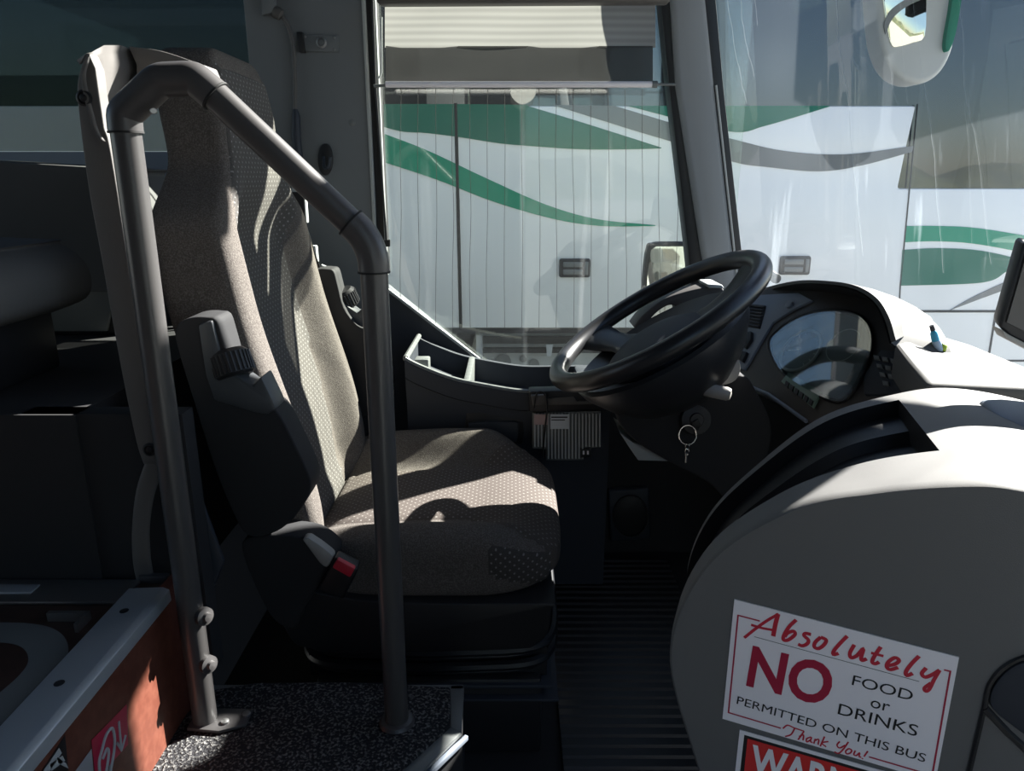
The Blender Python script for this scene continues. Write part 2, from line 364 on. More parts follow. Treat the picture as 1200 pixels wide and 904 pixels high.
# ================================================================ OUTSIDE
struct(MB().bx((-150, -150, -1.16), (150, 150, -1.1)).build('ground', M['asphalt']))
YC = 4.0
zt = aY(1000, 124, YC).z; zb = aY(600, 385, YC).z; zs = aY(1150, 221, YC).z
xa = aY(1074, 124, YC).x; xb = aY(1055, 335, YC).x
co = thing('coach', 'white parked coach with green and grey swooshes alongside the driver window', 'coach', (0, 5.2, -1.1))
body = [(-9, zb), (-9, zt), (xa, zt), (xa-.02, (zt+zs)/2), (xa-.035, zs), (3.7, zs), (3.9, zb+.2), (3.9, -.75), (2.6, -.75), (xb-.1, zb-.15), (xb-.12, zb)]
MB().prism(XZ(body, YC), (0, 2.5, 0), .012).build('body', M['coachwhite'], co)
MB().prism(XZ([(-9, zt), (-9, 2.25), (3.4, 2.25), (3.66, zs), (xa-.035, zs), (xa, zt)], YC+.02), (0, 2.46, 0)).build('window_band', M['coachglass'], co)
MB().bx((-9, YC, 2.25), (3.4, 6.5, 2.55), .1, 4).build('roof', M['coachwhite'], co)
def vin(pts, m, nm='stripe', y=YC-.004):
    MB().prism(LY(pts, y), (0, .006, 0)).build(nm, M[m], co)
def sp(a, b, n=5): return cat2(a, n)+cat2(b, n)
vin(sp([(440, 122), (536, 122), (618, 123)], [(618, 171), (585, 168), (540, 161), (500, 156), (470, 154), (440, 146)]), 'teal')
vin(sp([(618, 124), (690, 146), (775, 173)], [(775, 174), (740, 175), (680, 175), (618, 171)]), 'teal', y=YC-.0045)
vin(sp([(440, 153), (500, 176), (570, 209), (640, 240), (700, 257), (768, 264)], [(768, 265), (705, 265), (650, 257), (580, 237), (510, 210), (440, 187)]), 'green')
vin(sp([(648, 123), (720, 124)], [(793, 146), (866, 165), (920, 177), (990, 181), (1071, 171)])+cat2([(1069, 178), (1010, 194), (960, 201), (900, 196), (860, 190), (800, 170), (740, 152)], 5), 'swoosh')
vin(sp([(735, 124), (850, 124), (972, 124)], [(972, 125), (930, 138), (895, 148), (862, 155), (800, 141)]), 'teal')
vin(sp([(1062, 265), (1100, 265), (1150, 268), (1240, 283)], [(1240, 304), (1150, 287), (1100, 283), (1060, 284)]), 'green')
vin(sp([(1058, 293), (1100, 291), (1150, 294), (1205, 306)], [(1180, 318), (1162, 329), (1130, 333), (1055, 335)]), 'teal')
vin(sp([(1113, 364), (1145, 346), (1200, 322), (1240, 312)], [(1240, 322), (1190, 336), (1150, 350)]), 'swoosh', y=YC-.005)
def seam(pts, w=.006): MB().tube(LY(pts, YC-.001), w, 6).build('panel_gap', M['seam'], co)
seam([(534, 121), (540, 386)], .009); seam([(1075, 122), (1066, 220), (1055, 336), (1050, 430)], .004)
seam([(1070, 365), (1260, 365)], .007); seam([(1167, 366), (1158, 422)], .006); seam([(1162, 423), (1260, 423)], .006)
for x0, y0, x1, y1 in ((655, 303, 692, 325), (912, 300, 950, 322)):
    a = aY(x0, y1, YC); b = aY(x1, y0, YC); c = (a+b)/2; w = b.x-a.x; h = b.z-a.z
    l = MB().box((c.x, YC-.006, c.z), (w, .03, h), None, .012, 3).build('flush_latch', M['rubber'], co)
    MB().box((c.x-.012, YC-.024, c.z+.02), (w*.62, .008, h*.28), None, .004).box((c.x-.012, YC-.024, c.z-.02), (w*.62, .008, h*.28), None, .004).box((c.x+w*.36, YC-.024, c.z), (w*.12, .008, h*.7), None, .003).build('latch_paddle', M['swoosh'], l)
# sill rail and exposed underfloor of that coach
MB().prism(LY([(530, 385), (930, 385), (930, 391), (530, 391)], YC+.0), (0, .06, 0)).build('sill_rail', M['rubber'], co)
u = MB().bx((-9, YC+.22, -.7), (2.4, YC+.28, zb+.02)).build('underfloor_panel', M['lgrey'], co)
MB().prism(LY([(558, 393), (565, 393), (566, 440), (559, 440)], YC+.1), (0, .04, 0)).build('bracket', M['alu'], co)
MB().prism(LY([(640, 404), (648, 404), (646, 418), (641, 418)], YC+.1), (0, .04, 0)).build('bracket', M['alu'], co)
MB().prism(LY([(566, 396), (720, 396), (720, 403), (566, 403)], YC+.12), (0, .05, 0)).prism(LY([(566, 409), (720, 409), (720, 414), (566, 414)], YC+.12), (0, .05, 0)).prism(LY([(535, 393), (557, 393), (557, 440), (535, 440)], YC+.12), (0, .05, 0)).build('pipe_rail', M['seam'], co)
for x, y, r in ((579, 427, 5), (613, 421, 4), (626, 427, 6), (590, 424, 9)):
    c = aY(x, y, YC+.21); MB().cyl(c, c+V((0, .02, 0)), r*.0051, 16).build('access_cap', M['swoosh'], co)
# tree covered ridge across the yard (seen mirrored in the coach windows)
r = []
for i in range(61):
    x = -90+i*3.4; h = 4.2+1.3*math.sin(i*.55)+1.1*math.sin(i*1.3+1)+random.uniform(-.35, .35); r.append((x, h))
g = MB(); g.loft([[V((x, -75-6*q, -1.1+(h*[0, .8, 1, .7, 0][q]))) for x, h in r] for q in range(5)], False, False)
tag(g.build('hillside', M['hill'], ang=60), 'dark wooded ridge mirrored in the parked coach windows', 'hillside')['kind'] = 'structure'
# outside mirrors
YM = 1.98
mr = thing('exterior_mirror', 'grey rounded mirror housing hanging outside the top of the windscreen', 'mirror', aY(1075, 98, YM))
hp = cat2([(1026, -40), (1030, 20), (1036, 60), (1052, 88), (1078, 98), (1102, 86), (1118, 55), (1126, 0), (1130, -40)], 5)
MB().prism(LY(hp, YM), (0, .09, 0), .025, 4).build('housing', M['lgrey'], mr)
MB().prism(LY(cat2([(1034, -36), (1035, 0), (1040, 36), (1045, 53), (1052, 55), (1070, 50), (1084, 42), (1086, 0), (1086, -36)], 3), YM-.004), (0, .008, 0), .002).build('mirror_glass', M['cream'], mr)
MB().prism(LY(cat2([(1038, 40), (1046, 22), (1062, 8), (1084, -2)], 4)+cat2([(1084, -10), (1060, 0), (1042, 14), (1036, 30)], 4), YM-.006), (0, .004, 0)).build('mirror_mark', M['swoosh'], mr)
MB().prism(LY(cat2([(1118, -40), (1116, 0), (1108, 50), (1112, 60), (1120, 40), (1127, 0), (1130, -40)], 4), YM-.015), (0, .05, 0), .006).build('edge_lens', M['teal'], mr)
# unseen plates added above the picture to shape sun on the step, with arm
uh = [(1.40, 1.52), (2.05, 1.52), (2.05, 1.74), (2.125, 1.74), (2.125, 1.99), (2.235, 2.03), (2.235, 1.80), (2.125, 1.76), (2.125, 1.74), (2.36, 1.74), (2.36, 2.4), (1.40, 2.4)]
MB().prism([V((1.25, y, z)) for y, z in uh[:4]+[(2.36, 1.74), (2.36, 1.79), (2.125, 1.79)]], (.05, 0, 0)).build('lower_shade_plate', M['black'], mr)
MB().prism([V((1.25, y, z)) for y, z in ((1.40, 1.52), (2.05, 1.52), (2.05, 1.74), (2.125, 1.74), (2.125, 2.01), (2.24, 2.04), (2.24, 1.74), (2.36, 1.74), (2.36, 2.4), (1.40, 2.4))], (.052, 0, 0)).build('upper_shade_plate', M['black'], mr)
MB().tube([V((1.27, 1.8, 2.38)), V((1.2, 1.8, 2.44)), V((.78, 1.75, 2.39))], .022, 12).build('arm', M['black'], mr)
YD = 2.75
dm = thing('door_mirror', 'black framed rectangular mirror outside, seen past the steering wheel', 'mirror', aY(790, 380, YD))
mo = cat2([(751, 380), (755, 320), (759, 292), (766, 285), (800, 284), (832, 285), (838, 292), (838, 330), (836, 380)], 4)
MB().prism(LY(mo, YD), (0, .05, 0), .008, 3).build('housing', M['black'], dm)
MB().prism(LY([(756, 376), (759, 320), (763, 293), (769, 289), (830, 289), (834, 296), (832, 376)], YD-.005), (0, .006, 0)).build('mirror_glass', M['cream'], dm)
MB().tube([aY(836, 340, YD+.03), V((.78, 2.5, .80)), V((.74, 2.06, .78))], .014, 10).build('arm', M['black'], dm)
M['cream'] = mat('pale_mirror_reflection', (.74, .72, .60), .6, spec=.05)  # cream stands in for a bright reflection; no part below uses it
# ================================================================ HANDRAIL
YR = .93
hr = thing('handrail', 'bronze grey tubular handrail standing on the carpeted step beside the seat', 'handrail', aZ(350, 830, .245))
A0 = aY(231, 822, YR); A1 = aY(155, 150, YR); A1.x = A0.x = (A0.x+A1.x)/2; A0.z = .2585
B0 = aY(466, 838, YR); B1 = aY(437, 318, YR); B0.x = B1.x = (B0.x+B1.x)/2; B0.z = .2585
K1 = aY(187, 94, YR); K2 = aY(228, 92, YR); D0 = aY(252, 112, YR); D1 = aY(412, 262, YR)
R = .0175
MB().tube([A0, A1], R, 24).build('post', M['rail'], hr)
MB().tube([B0, B1], R, 24).build('post', M['rail'], hr)
MB().tube([D0, D1], R, 24).build('top_rail', M['rail'], hr)
def soft(p, k=.35, n=5):
    P = [V(q) for q in p]; out = [P[0]]
    for a, b, c in zip(P, P[1:], P[2:]):
        u = b+(a-b)*k; w = b+(c-b)*k
        for i in range(n+1):
            t = i/n; out.append(u*(1-t)**2+b*2*t*(1-t)+w*t*t)
    out.append(P[-1]); return out
el = MB().tube(soft([A1-V((0, 0, .004)), A1+V((.001, 0, .016)), K1, K2, D0], .20), R+.0022, 24)
e1 = el.build('elbow_fitting', M['railjoint'], hr)
MB().cyl(aY(180, 130, YR-.018), aY(180, 130, YR-.026), .004, 14, .001).build('screw', M['steel'], e1)
x = MB(); q = D1+(B1-D1)*.5+V((.018, 0, .020))
el2 = MB().tube(soft([D1-(D1-D0)*.005, D1+(D1-D0)*.10, B1+V((0, 0, .018)), B1], .55, 8), R+.0022, 24).build('elbow_fitting', M['railjoint'], hr)
for a, d in ((A1-V((0, 0, .005)), V((0, 0, 1))), (D0+(D1-D0)*.004, D1-D0), (D1-(D1-D0)*.006, D1-D0), (B1-V((0, 0, .001)), V((0, 0, 1)))):
    d = d.normalized(); MB().cyl(a-d*.0012, a+d*.0012, R+.0028, 24).build('joint_ring', M['seam'], hr)
MB().lathe([(.020, 0), (.027, .001), (.024, .006), (.019, .008)], B0, (0, 0, 1), 28).build('foot_collar', M['railjoint'], hr)
fl = MB().prism([A0+V(p) for p in ((-.02, -.02, .0005), (.03, -.026, .0005), (.065, -.012, .0005), (.065, .022, .0005), (-.02, .024, .0005))], (0, 0, .006), .002).build('foot_plate', M['railjoint'], hr)
for dx, dy in ((.043, -.008), (.07, .008)): MB().lathe([(.006, 0), (.006, .003), (.003, .0045)], A0+V((dx-.01, dy, .0065)), (0, 0, 1), 12).build('screw', M['steel'], fl)
for y in (719, 775):
    c = aY(231 if y < 750 else 236, y, YR); cl = MB().lathe([(.013, 0), (.013, .008), (.007, .010), (.006, .015), (.001, .016)], c+V((.010, -.006, 0)), (.8, -.5, .1), 18).build('bolt_boss', M['railjoint'], hr)
# ================================================================ PARTITION FRAME
YF = .99
pf = thing('partition_frame', 'grey moulded partition frame curving up behind the tubular handrail', 'partition frame', aY(170, 692, YF))
lft = [(104, 62), (95, 78), (90, 105), (95, 160), (105, 230), (118, 300), (132, 380), (146, 455), (160, 520), (168, 545)]
rgt = [(188, 545), (183, 510), (171, 440), (158, 360), (146, 280), (135, 210), (127, 165), (122, 150)]
s1 = [aY(x, y, YF) for x, y in cat2(lft, 5)+cat2(rgt, 5)]+[aY(x, y, YF) for x, y in ((116, 110), (112, 80))]
MB().prism(s1, (0, .022, 0), .006, 3).build('upright', M['frame'], pf)
gl_ = [(104, 72), (100, 90), (104, 112), (110, 135), (116, 155), (124, 166)]
gm_ = [(122, 62), (122, 84), (122, 106), (122, 126), (124, 146), (127, 162)]
gr_ = [(158, 62), (163, 78), (160, 98), (149, 122), (139, 146), (131, 166)]
gb = MB()
G = [cat(LY(gl_, YF-.002), 4), cat(LY(gm_, YF+.05), 4), cat(LY([((a[0]+b[0])/2, (a[1]+b[1])/2) for a, b in zip(gm_, gr_)], YF+.095), 4), cat(LY(gr_, YF+.13), 4)]
top_ = cat([aY(104, 66, YF-.002), aY(122, 54, YF+.03), aY(142, 54, YF+.07), aY(158, 60, YF+.10)], 2)
rws = [[g_[i] for g_ in G] for i in range(len(G[0]))]
tp4 = [aY(106, 62, YF+.002), aY(122, 53, YF+.05), aY(141, 53, YF+.095), aY(156, 58, YF+.13)]
bk4 = [p+V((-.035, .03, -.004)) for p in tp4]
gb.loft([bk4, tp4]+rws, False, False)
go_ = gb.build('corner_gusset', M['frame'], pf, ang=70)
so3 = go_.modifiers.new('thickness', 'SOLIDIFY'); so3.thickness = .006; so3.offset = -1
arm_ = cat2([(150, 54), (190, 60), (238, 76)], 5)+[(244, 90), (222, 88), (190, 88)]+cat2([(176, 98), (160, 118), (146, 138), (138, 152), (132, 168)], 4)+cat2([(131, 160), (139, 143), (150, 118), (159, 96), (160, 76)], 4)
MB().prism(LY(arm_, YF+.11), (0, .05, 0), .006, 2).build('top_arm', M['frame'], pf)
lo = cat2([(170, 538), (158, 575), (153, 620), (154, 660), (160, 690)], 5)+[(181, 690)]+cat2([(175, 655), (174, 620), (180, 580), (193, 545)], 5)
MB().prism(LY(lo, YF), (0, .05, 0), .006, 3).build('lower_bracket', M['frame'], pf)
MB().prism(LY(cat2([(193, 548), (182, 600), (183, 660), (196, 690)], 5)+[(250, 690), (262, 660), (240, 600), (225, 560)], YF+.055), (0, .01, 0), .003).build('lower_web', M['navy'], pf)
MB().prism(LY([(160, 676), (196, 676), (196, 692), (160, 692)], YF-.006), (0, .07, 0), .004).build('foot', M['railjoint'], pf)
for x, y in ((99, 115), (176, 527)):
    c = aY(x, y, YF); MB().lathe([(.010, 0), (.010, .003), (.0075, .004), (.006, .0015), (.0045, .0015), (.0045, .005), (.001, .006)], c+V((0, .001, 0)), (0, -1, 0), 18).build('bolt', M['black'], pf)
# ================================================================ STEP EDGE
ne = thing('step_nosing', 'long aluminium step edge strip on top of the red brown riser', 'step edge', (-.525, .6, .47))
np_ = [(-.556, .478), (-.506, .480), (-.497, .476), (-.496, .458), (-.4995, .458), (-.4995, .4745), (-.556, .474)]
MB().prism([V((x, .15, z)) for x, z in np_], (0, .795, 0), .0012).build('strip', M['alu'], ne)
for y in (.885, .735, .6): MB().lathe([(.006, 0), (.006, .0012), (.004, .0018)], (-.532, y, .4782), (0, 0, 1), 14).build('screw', M['black'], ne)
tr = thing('floor_trim', 'flat aluminium trim with ribbed strip across the aisle floor edge', 'floor trim', (-.9, .96, .462))
MB().bx((-2, .925, .462), (-.56, .987, .468), .002).build('plate', M['steel'], tr)
MB().bx((-2, .945, .468), (-.70, .968, .471), .001).build('inlay', M['alu'], tr)
# curved grey line set in the aisle floor
ln = cat([aZ(x, y, .4625) for x, y in ((-120, 741), (-40, 741), (20, 742), (48, 750), (57, 768), (45, 790), (10, 822), (-60, 882))], 6)
o = MB().tube(ln, .022, 4, flat=.06, up=(0, 0, 1)).build('floor_line', M['swoosh']); tag(o, 'grey curved marking line set in the brown aisle floor', 'floor marking')
br = MB().bx((-.64, .885, .462), (-.585, .892, .475)).bx((-.588, .86, .462), (-.583, .892, .475)).build('floor_bracket', M['steel']); tag(br, 'small metal corner bracket lying beside the aluminium step edge', 'bracket')
# stickers on the riser
st = thing('warning_sticker', 'red hand and arrow warning sticker on the wood riser', 'sticker', aX(128, 890, -.4995))
RX = -.4995
def RPX(pts, x=RX): return [aX(a, b, x) for a, b in pts]
MB().prism(RPX([(107, 868), (148, 826), (150, 873), (112, 915)]), (.0004, 0, 0)).build('backing', M['crimson'], st)
hd = [(117, 912), (116, 893), (119, 880), (124, 862), (131, 854), (134, 866), (133, 882), (129, 905)]
hm = MB().tube(cat(RPX(hd, RX+.0008), 4), .0022, 6)
hm.tube(cat(RPX([(120, 890), (125, 878), (127, 885), (123, 912)], RX+.0008), 4), .002, 6)
hm.build('hand_symbol', M['lgrey'], st)
MB().tube(RPX([(139, 846), (142, 878)], RX+.0008), .0018, 6).tube(RPX([(137, 871), (142, 880), (147, 862)], RX+.0008), .0018, 6).build('arrow', M['lgrey'], st)
s2 = MB().prism(RPX([(84, 910), (107, 878), (110, 915), (86, 940)]), (.0004, 0, 0)).build('white_sticker', M['alu']); tag(s2, 'pale sticker beside the red hand sticker on the riser', 'sticker')
s3 = thing('grey_sticker', 'dark sticker with grey bars at the frame corner of the riser', 'sticker', aX(60, 900, RX))
MB().prism(RPX([(35, 925), (76, 862), (80, 905), (40, 965)]), (.0004, 0, 0)).build('backing', M['ink'], s3)
for k in range(3): MB().prism(RPX([(50+k*8, 905-k*9), (69+k*4, 880+k*9-3), (72+k*4, 886+k*9-3), (52+k*8, 913-k*9)], RX+.0005), (.0004, 0, 0)).build('bar', M['lgrey'], s3)
# ================================================================ CARPET AND RUBBER MAT
cp = [(150, 915), (246, 816), (300, 807), (400, 806), (528, 812), (528, 857), (455, 925)]
cw = [aZ(x, y, .246) for x, y in cp]+[V((-.19, .32, .246)), V((-.49, .32, .246))]
o = MB().prism(cw, (0, 0, .012), .004).build('loop_carpet', M['carpet']); tag(o, 'dark speckled loop carpet on the step below the handrail', 'carpet')
tm = thing('step_trim', 'grey angled metal trim framing the loop carpet', 'trim', aZ(540, 830, .245))
def strip(pts, w, z=.2462, h=.006, m='steel', nm='strip'):
    P = [aZ(x, y, z) for x, y in pts]; d = V(w); MB().prism([P[0], P[1], P[1]+d, P[0]+d], (0, 0, h), .001).build(nm, M[m], tm)
MB().prism([aZ(x, y, .246) for x, y in ((528, 808), (544, 808), (541, 863), (528, 857))], (0, 0, .007), .001).build('side_strip', M['swoosh'], tm)
MB().prism([aZ(x, y, .246) for x, y in ((528, 857), (541, 863), (468, 935), (448, 930))], (0, 0, .007), .001).build('diagonal_strip', M['swoosh'], tm)
MB().prism([aZ(x, y, .246) for x, y in ((240, 807), (543, 807), (543, 812), (238, 814))], (0, 0, .007), .001).build('rear_strip', M['swoosh'], tm)
MB().prism([aZ(x, y, .235) for x, y in ((545, 866), (549, 868), (476, 940), (470, 936))], (0, 0, .008), .001).build('edge_seal', M['slate'], tm)
r = MB(); Y = 1.06
x0, x1 = .095, .44
rows = []; y = 1.02; 
while y < 1.86:
    for dy, dz in ((0, 0), (.004, .0045), (.010, .0045), (.014, 0), (.026, 0)): rows.append([V((x0, y+dy, .008+dz)), V(((x0+x1)/2, y+dy, .008+dz)), V((x1, y+dy, .008+dz))])
    y += .027
r.loft(rows, False, False)
o = r.build('rubber_mat', M['rubber'], ang=20); tag(o, 'black ribbed rubber mat on the floor before the driver seat', 'mat')
# ================================================================ DRIVER SEAT
seat = thing('driver_seat', 'charcoal fabric driver seat with dotted inserts and folded-up armrests', 'seat', (-.15, 1.42, 0))
def superquad(nu, nv, nw, p, fn):
    """box surface grid -> superellipsoid -> fn(q); returns verts, faces, q list"""
    idx = {}; vs = []; qs = []; fs = []
    def vert(i, j, k):
        if (i, j, k) in idx: return idx[(i, j, k)]
        q = V((-1+2*i/nu, -1+2*j/nv, -1+2*k/nw)); m = max(abs(q.x), abs(q.y), abs(q.z))
        n = (abs(q.x)**p+abs(q.y)**p+abs(q.z)**p)**(1/p); q2 = q*(m/n)
        idx[(i, j, k)] = len(vs); vs.append(fn(q2)); qs.append(q2); return idx[(i, j, k)]
    for k in (0, nw):
        for i in range(nu):
            for j in range(nv): fs.append((vert(i, j, k), vert(i+1, j, k), vert(i+1, j+1, k), vert(i, j+1, k)))
    for j in (0, nv):
        for i in range(nu):
            for k in range(nw): fs.append((vert(i, j, k), vert(i+1, j, k), vert(i+1, j, k+1), vert(i, j, k+1)))
    for i in (0, nu):
        for j in range(nv):
            for k in range(nw): fs.append((vert(i, j, k), vert(i, j+1, k), vert(i, j+1, k+1), vert(i, j, k+1)))
    return vs, fs, qs
def insert(vs, fs, qs, cond, off):
    """the faces that meet cond, lifted along their normals by off"""
    b = bmesh.new(); bv = [b.verts.new(v) for v in vs]
    for f in fs: b.faces.new([bv[i] for i in f])
    bmesh.ops.recalc_face_normals(b, faces=b.faces); b.normal_update()
    ok = [all(cond(qs[i]) for i in f) for f in fs]
    b.faces.ensure_lookup_table()
    bmesh.ops.delete(b, geom=[b.faces[i] for i in range(len(fs)) if not ok[i]], context='FACES')
    nm = {v: v.normal.copy() for v in b.verts}
    bd = {v for v in b.verts if any(len(e.link_faces) == 1 for e in v.link_edges)}
    for v in b.verts: v.co += nm[v]*(off if v not in bd else -.001)
    m = MB(); return m.merge(b)
SY = 1.42
# cushion
def cush(q):
    x = -.155+.247*q.x; hw = .264-.018*sm(.4, 1, q.x)
    y = SY+hw*q.y
    z = .371+.058*q.z
    top = sm(-.2, 1, q.z)
    bol = sm(.50, .86, abs(q.y))
    z += top*((.058 if q.y > 0 else .030)*bol*(1-sm(.35, .95, q.x)) - .012*(1-bol)*(1-sm(.3, .9, q.x)))
    z -= top*.05*max(0, q.x-.45)**1.5
    z -= top*.008*sm(-.6, -1, q.x)
    z -= .012*(q.x < 0)*(-q.x)*top
    x += .02*sm(.2, 1, -q.z)*(-1 if q.x > 0 else 0)*q.x
    return V((x, y, z))
cv = superquad(40, 40, 14, 5.5, cush)
m = MB(); m.raw(cv[0], cv[1]); m.build('cushion', M['fabric'], seat, ang=60)
def c_ins(q):
    w = .52+.36*sm(.15, .75, q.x)
    return ((q.z > .3 or (q.x > .75 and q.z > -.45)) and abs(q.y) < w and q.x > -.93)
insert(cv[0], cv[1], cv[2], c_ins, .004).build('cushion_insert', M['insert_cush'], seat, ang=60)
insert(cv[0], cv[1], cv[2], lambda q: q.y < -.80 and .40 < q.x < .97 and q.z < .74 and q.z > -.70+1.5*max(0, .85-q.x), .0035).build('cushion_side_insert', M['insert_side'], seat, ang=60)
sq = [cush(V((x, s*(.52+.36*sm(.15, .75, x)), .985))) for s in (1,) for x in [-.9+1.75*i/24 for i in range(25)]]
# backrest
BT = 1.262; BB = .385
def halfw(t):
    return .252-.006*sm(.25, 0, t)-.004*sm(.5, .66, t)-.105*sm(.66, .80, t)-.01*sm(.85, 1, t)
def bfront(t):  # X of the bolster line at height fraction t
    return -.350-.085*sm(.10, .62, t)-.045*sm(.55, 1, t)+.012*sm(.2, 0, t)
def back(q):
    t = (q.z+1)/2; z = BB+(BT-BB)*t
    hw = halfw(t)
    hd = .070-.012*sm(.65, .85, t)-.012*sm(.15, 0, t)
    xf = bfront(t)
    bol = sm(.50, .80, abs(q.y))
    dish = .050*(1-bol)*(1-sm(.62, .78, t))*(sm(-.02, .10, t)*.45+.55)
    xc = xf-hd
    f = sm(-.3, 1, q.x)
    x = xc+hd*q.x-dish*f
    x -= f*.02*sm(.5, .8, t)*(1-sm(.78, .9, t))*.6
    return V((x, SY+hw*q.y, z))
bv = superquad(16, 48, 72, 9, back)
m = MB(); m.raw(bv[0], bv[1]); m.build('backrest', M['fabric'], seat, ang=60)
def b_ins(q):
    t = (q.z+1)/2; w = .60-.13*sm(.45, .0, t)+.32*sm(.58, .76, t)
    return q.x > .5 and abs(q.y) < w and q.z < .96
insert(bv[0], bv[1], bv[2], b_ins, .004).build('backrest_insert', M['insert_back'], seat, ang=60)
# recliner cover, tray, bellows, pedestal
rc = cat2([(283, 642), (296, 630), (330, 628), (366, 633), (388, 648), (392, 662), (372, 690), (356, 715), (345, 736), (322, 728), (300, 690)], 4, True)
MB().prism(LY(rc, 1.115), (0, .06, 0), .014, 4).build('recliner_cover', M['blackmatt'], seat)
ty = [aY(x, y, 1.14) for x, y in cat2([(322, 690), (420, 704), (520, 708), (640, 708), (646, 716), (642, 742), (628, 756), (600, 762), (420, 766), (360, 760), (338, 745)], 3, True)]
MB().prism(ty, (0, .56, 0), .012, 3).build('base_tray', M['black'], seat)
bl = MB()
for k, (d, h) in enumerate(((.0, .232), (.012, .216), (.0, .200), (.010, .186))):
    ring = []
    cx, cy, hx, hy = -.155, SY, .235-d, .265-d
    n = 40
    def sup(t, hx, hy, p=8):
        c, s_ = math.cos(t), math.sin(t); return (math.copysign(abs(c)**(2/p), c)*hx, math.copysign(abs(s_)**(2/p), s_)*hy)
    pts = [V((cx+sup(2*PI*i/n, hx, hy)[0], cy+sup(2*PI*i/n, hx, hy)[1], h-.014*(1-abs(sup(2*PI*i/n, hx, hy)[0])/hx)**.5)) for i in range(n)]
    bl.tube(pts, .010, 8, closed=True)
bl.bx((-.375, 1.17, .16), (.065, 1.67, .235))
bl.build('bellows', M['rubber'], seat)
MB().bx((-.36, 1.15, .001), (.055, 1.68, .165), .008).build('pedestal', M['black'], seat)
MB().bx((-.36, 1.142, .150), (.075, 1.69, .158), .002).bx((-.36, 1.135, .128), (.085, 1.69, .133), .001).build('slide_rail', M['navy'], seat)
# armrests, folded up
YA = 1.085
def armrest(YA, dx, mirror):
    def q(pts, y): return [p+V((dx, 0, 0)) for p in LY(pts, y)] if not mirror else [V((p.x+dx, 2*SY-p.y, p.z)) for p in LY(pts, y)]
    sg = -1 if mirror else 1
    body = cat2([(205, 388), (212, 377), (226, 372), (243, 372), (254, 376), (262, 400), (275, 440), (300, 470), (324, 482), (345, 520), (361, 555), (364, 572), (357, 590), (340, 612), (318, 626), (290, 628), (272, 600), (250, 545), (228, 475), (208, 410)], 4, True)
    a = MB().prism(q(body, YA), (0, sg*.062, 0), .016, 4).build('armrest', M['blackmatt'], seat)
    hb = [(231, 381), (248, 375), (256, 408), (259, 428), (296, 453), (306, 441), (320, 470), (324, 480), (312, 487), (296, 484), (250, 470), (240, 440)]
    MB().prism(q(hb, YA-.006), (0, sg*.05, 0), .005, 2).build('hinge_bracket', M['bracket'], a)
    c = q([(272, 426)], YA+.012)[0]; ax = V((.62, 0, .45)) if not mirror else V((.62, 0, .45))
    ax = V((-.30, sg*.25, .9)).normalized()
    kb = MB(); kb.lathe([(.004, -.021), (.026, -.021), (.029, -.017), (.029, .015), (.023, .021), (.003, .022)], c, ax, 28)
    for i in range(26):
        t = 2*PI*i/26; Rr = (V((0, 1, 0))-ax*ax.y).normalized(); Bb = ax.cross(Rr)
        o_ = c+(Rr*math.cos(t)+Bb*math.sin(t))*.029; kb.tube([o_-ax*.016, o_+ax*.014], .0022, 6)
    kb.build('adjuster_knob', M['black'], a)
    return a
armrest(YA, 0, False)
armrest(YA, .033, True)
# buckle
bk = MB().prism(LY(cat2([(354, 633), (362, 631), (386, 648), (390, 655), (383, 666), (374, 660)], 2), 1.105), (0, .02, 0), .004).build('buckle_stalk', M['beltgrey'], seat)
bd = Matrix.Rotation(0, 3, 'Y')
bb = MB().prism(LY([(372, 692), (392, 654), (420, 668), (402, 704)], 1.095), (0, .03, 0), .005, 3).build('buckle', M['black'], seat)
MB().prism(LY([(389, 666), (395, 656), (416, 667), (410, 678)], 1.088), (0, .012, 0), .003, 2).build('release_button', M['red'], bb)
# belt on the far side
MB().prism(LY([(341, 216), (357, 220), (360, 262), (343, 256)], 1.80), (0, .02, 0), .004).build('belt_guide', M['lgrey'], seat)
def ribbon(pts, w, th=.0016):
    b = MB(); P = [V(p) for p in pts]
    b.loft([[p+V((-w/2, 0, 0)), p+V((w/2, 0, 0)), p+V((w/2, th, 0)), p+V((-w/2, th, 0))] for p in P]); return b
ribbon([aY(349, 225, 1.79), aY(352, 262, 1.775), aY(364, 300, 1.77), aY(377, 335, 1.765), aY(384, 380, 1.76), aY(388, 430, 1.75)], .026).build('belt_webbing', M['black'], seat)
MB().prism(LY([(363, 288), (370, 288), (372, 308), (364, 308)], 1.79), (0, .02, 0), .003).prism(LY([(376, 310), (383, 313), (381, 330), (376, 326)], 1.79), (0, .012, 0), .002).build('belt_clip', M['lgrey'], seat)
# ================================================================ STEERING WHEEL AND COLUMN
W = V((.2805, 1.42, .785)); tl = math.radians(31.4)
ex = V((math.cos(tl), 0, math.sin(tl))); ey = V((0, 1, 0)); en = V((-math.sin(tl), 0, math.cos(tl)))
def WP(r, a, h=0): return W+ex*(r*math.cos(a))+ey*(r*math.sin(a))+en*h
sw = thing('steering_wheel', 'large black steering wheel tilted towards the driver seat', 'steering wheel', W-en*.12)
MB().tube([WP(.219, 2*PI*i/96) for i in range(96)], .0185, 18, closed=True).build('rim', M['gloss'], sw, ang=80)
for a in (0, 126, 234):
    a = math.radians(a); rg = []
    for t in (0, .2, .4, .6, .8, 1):
        r = .075+.145*t; h = -.048+.046*t**1.6; w = .030+.022*abs(t-.45)*2
        c = WP(r, a, h); tt = -ex*math.sin(a)+ey*math.cos(a)
        rg.append([c+tt*(w*math.cos(q))+en*(.011*math.sin(q)) for q in [2*PI*k/14 for k in range(14)]])
    MB().loft(rg).build('spoke', M['wheel'], sw, ang=60)
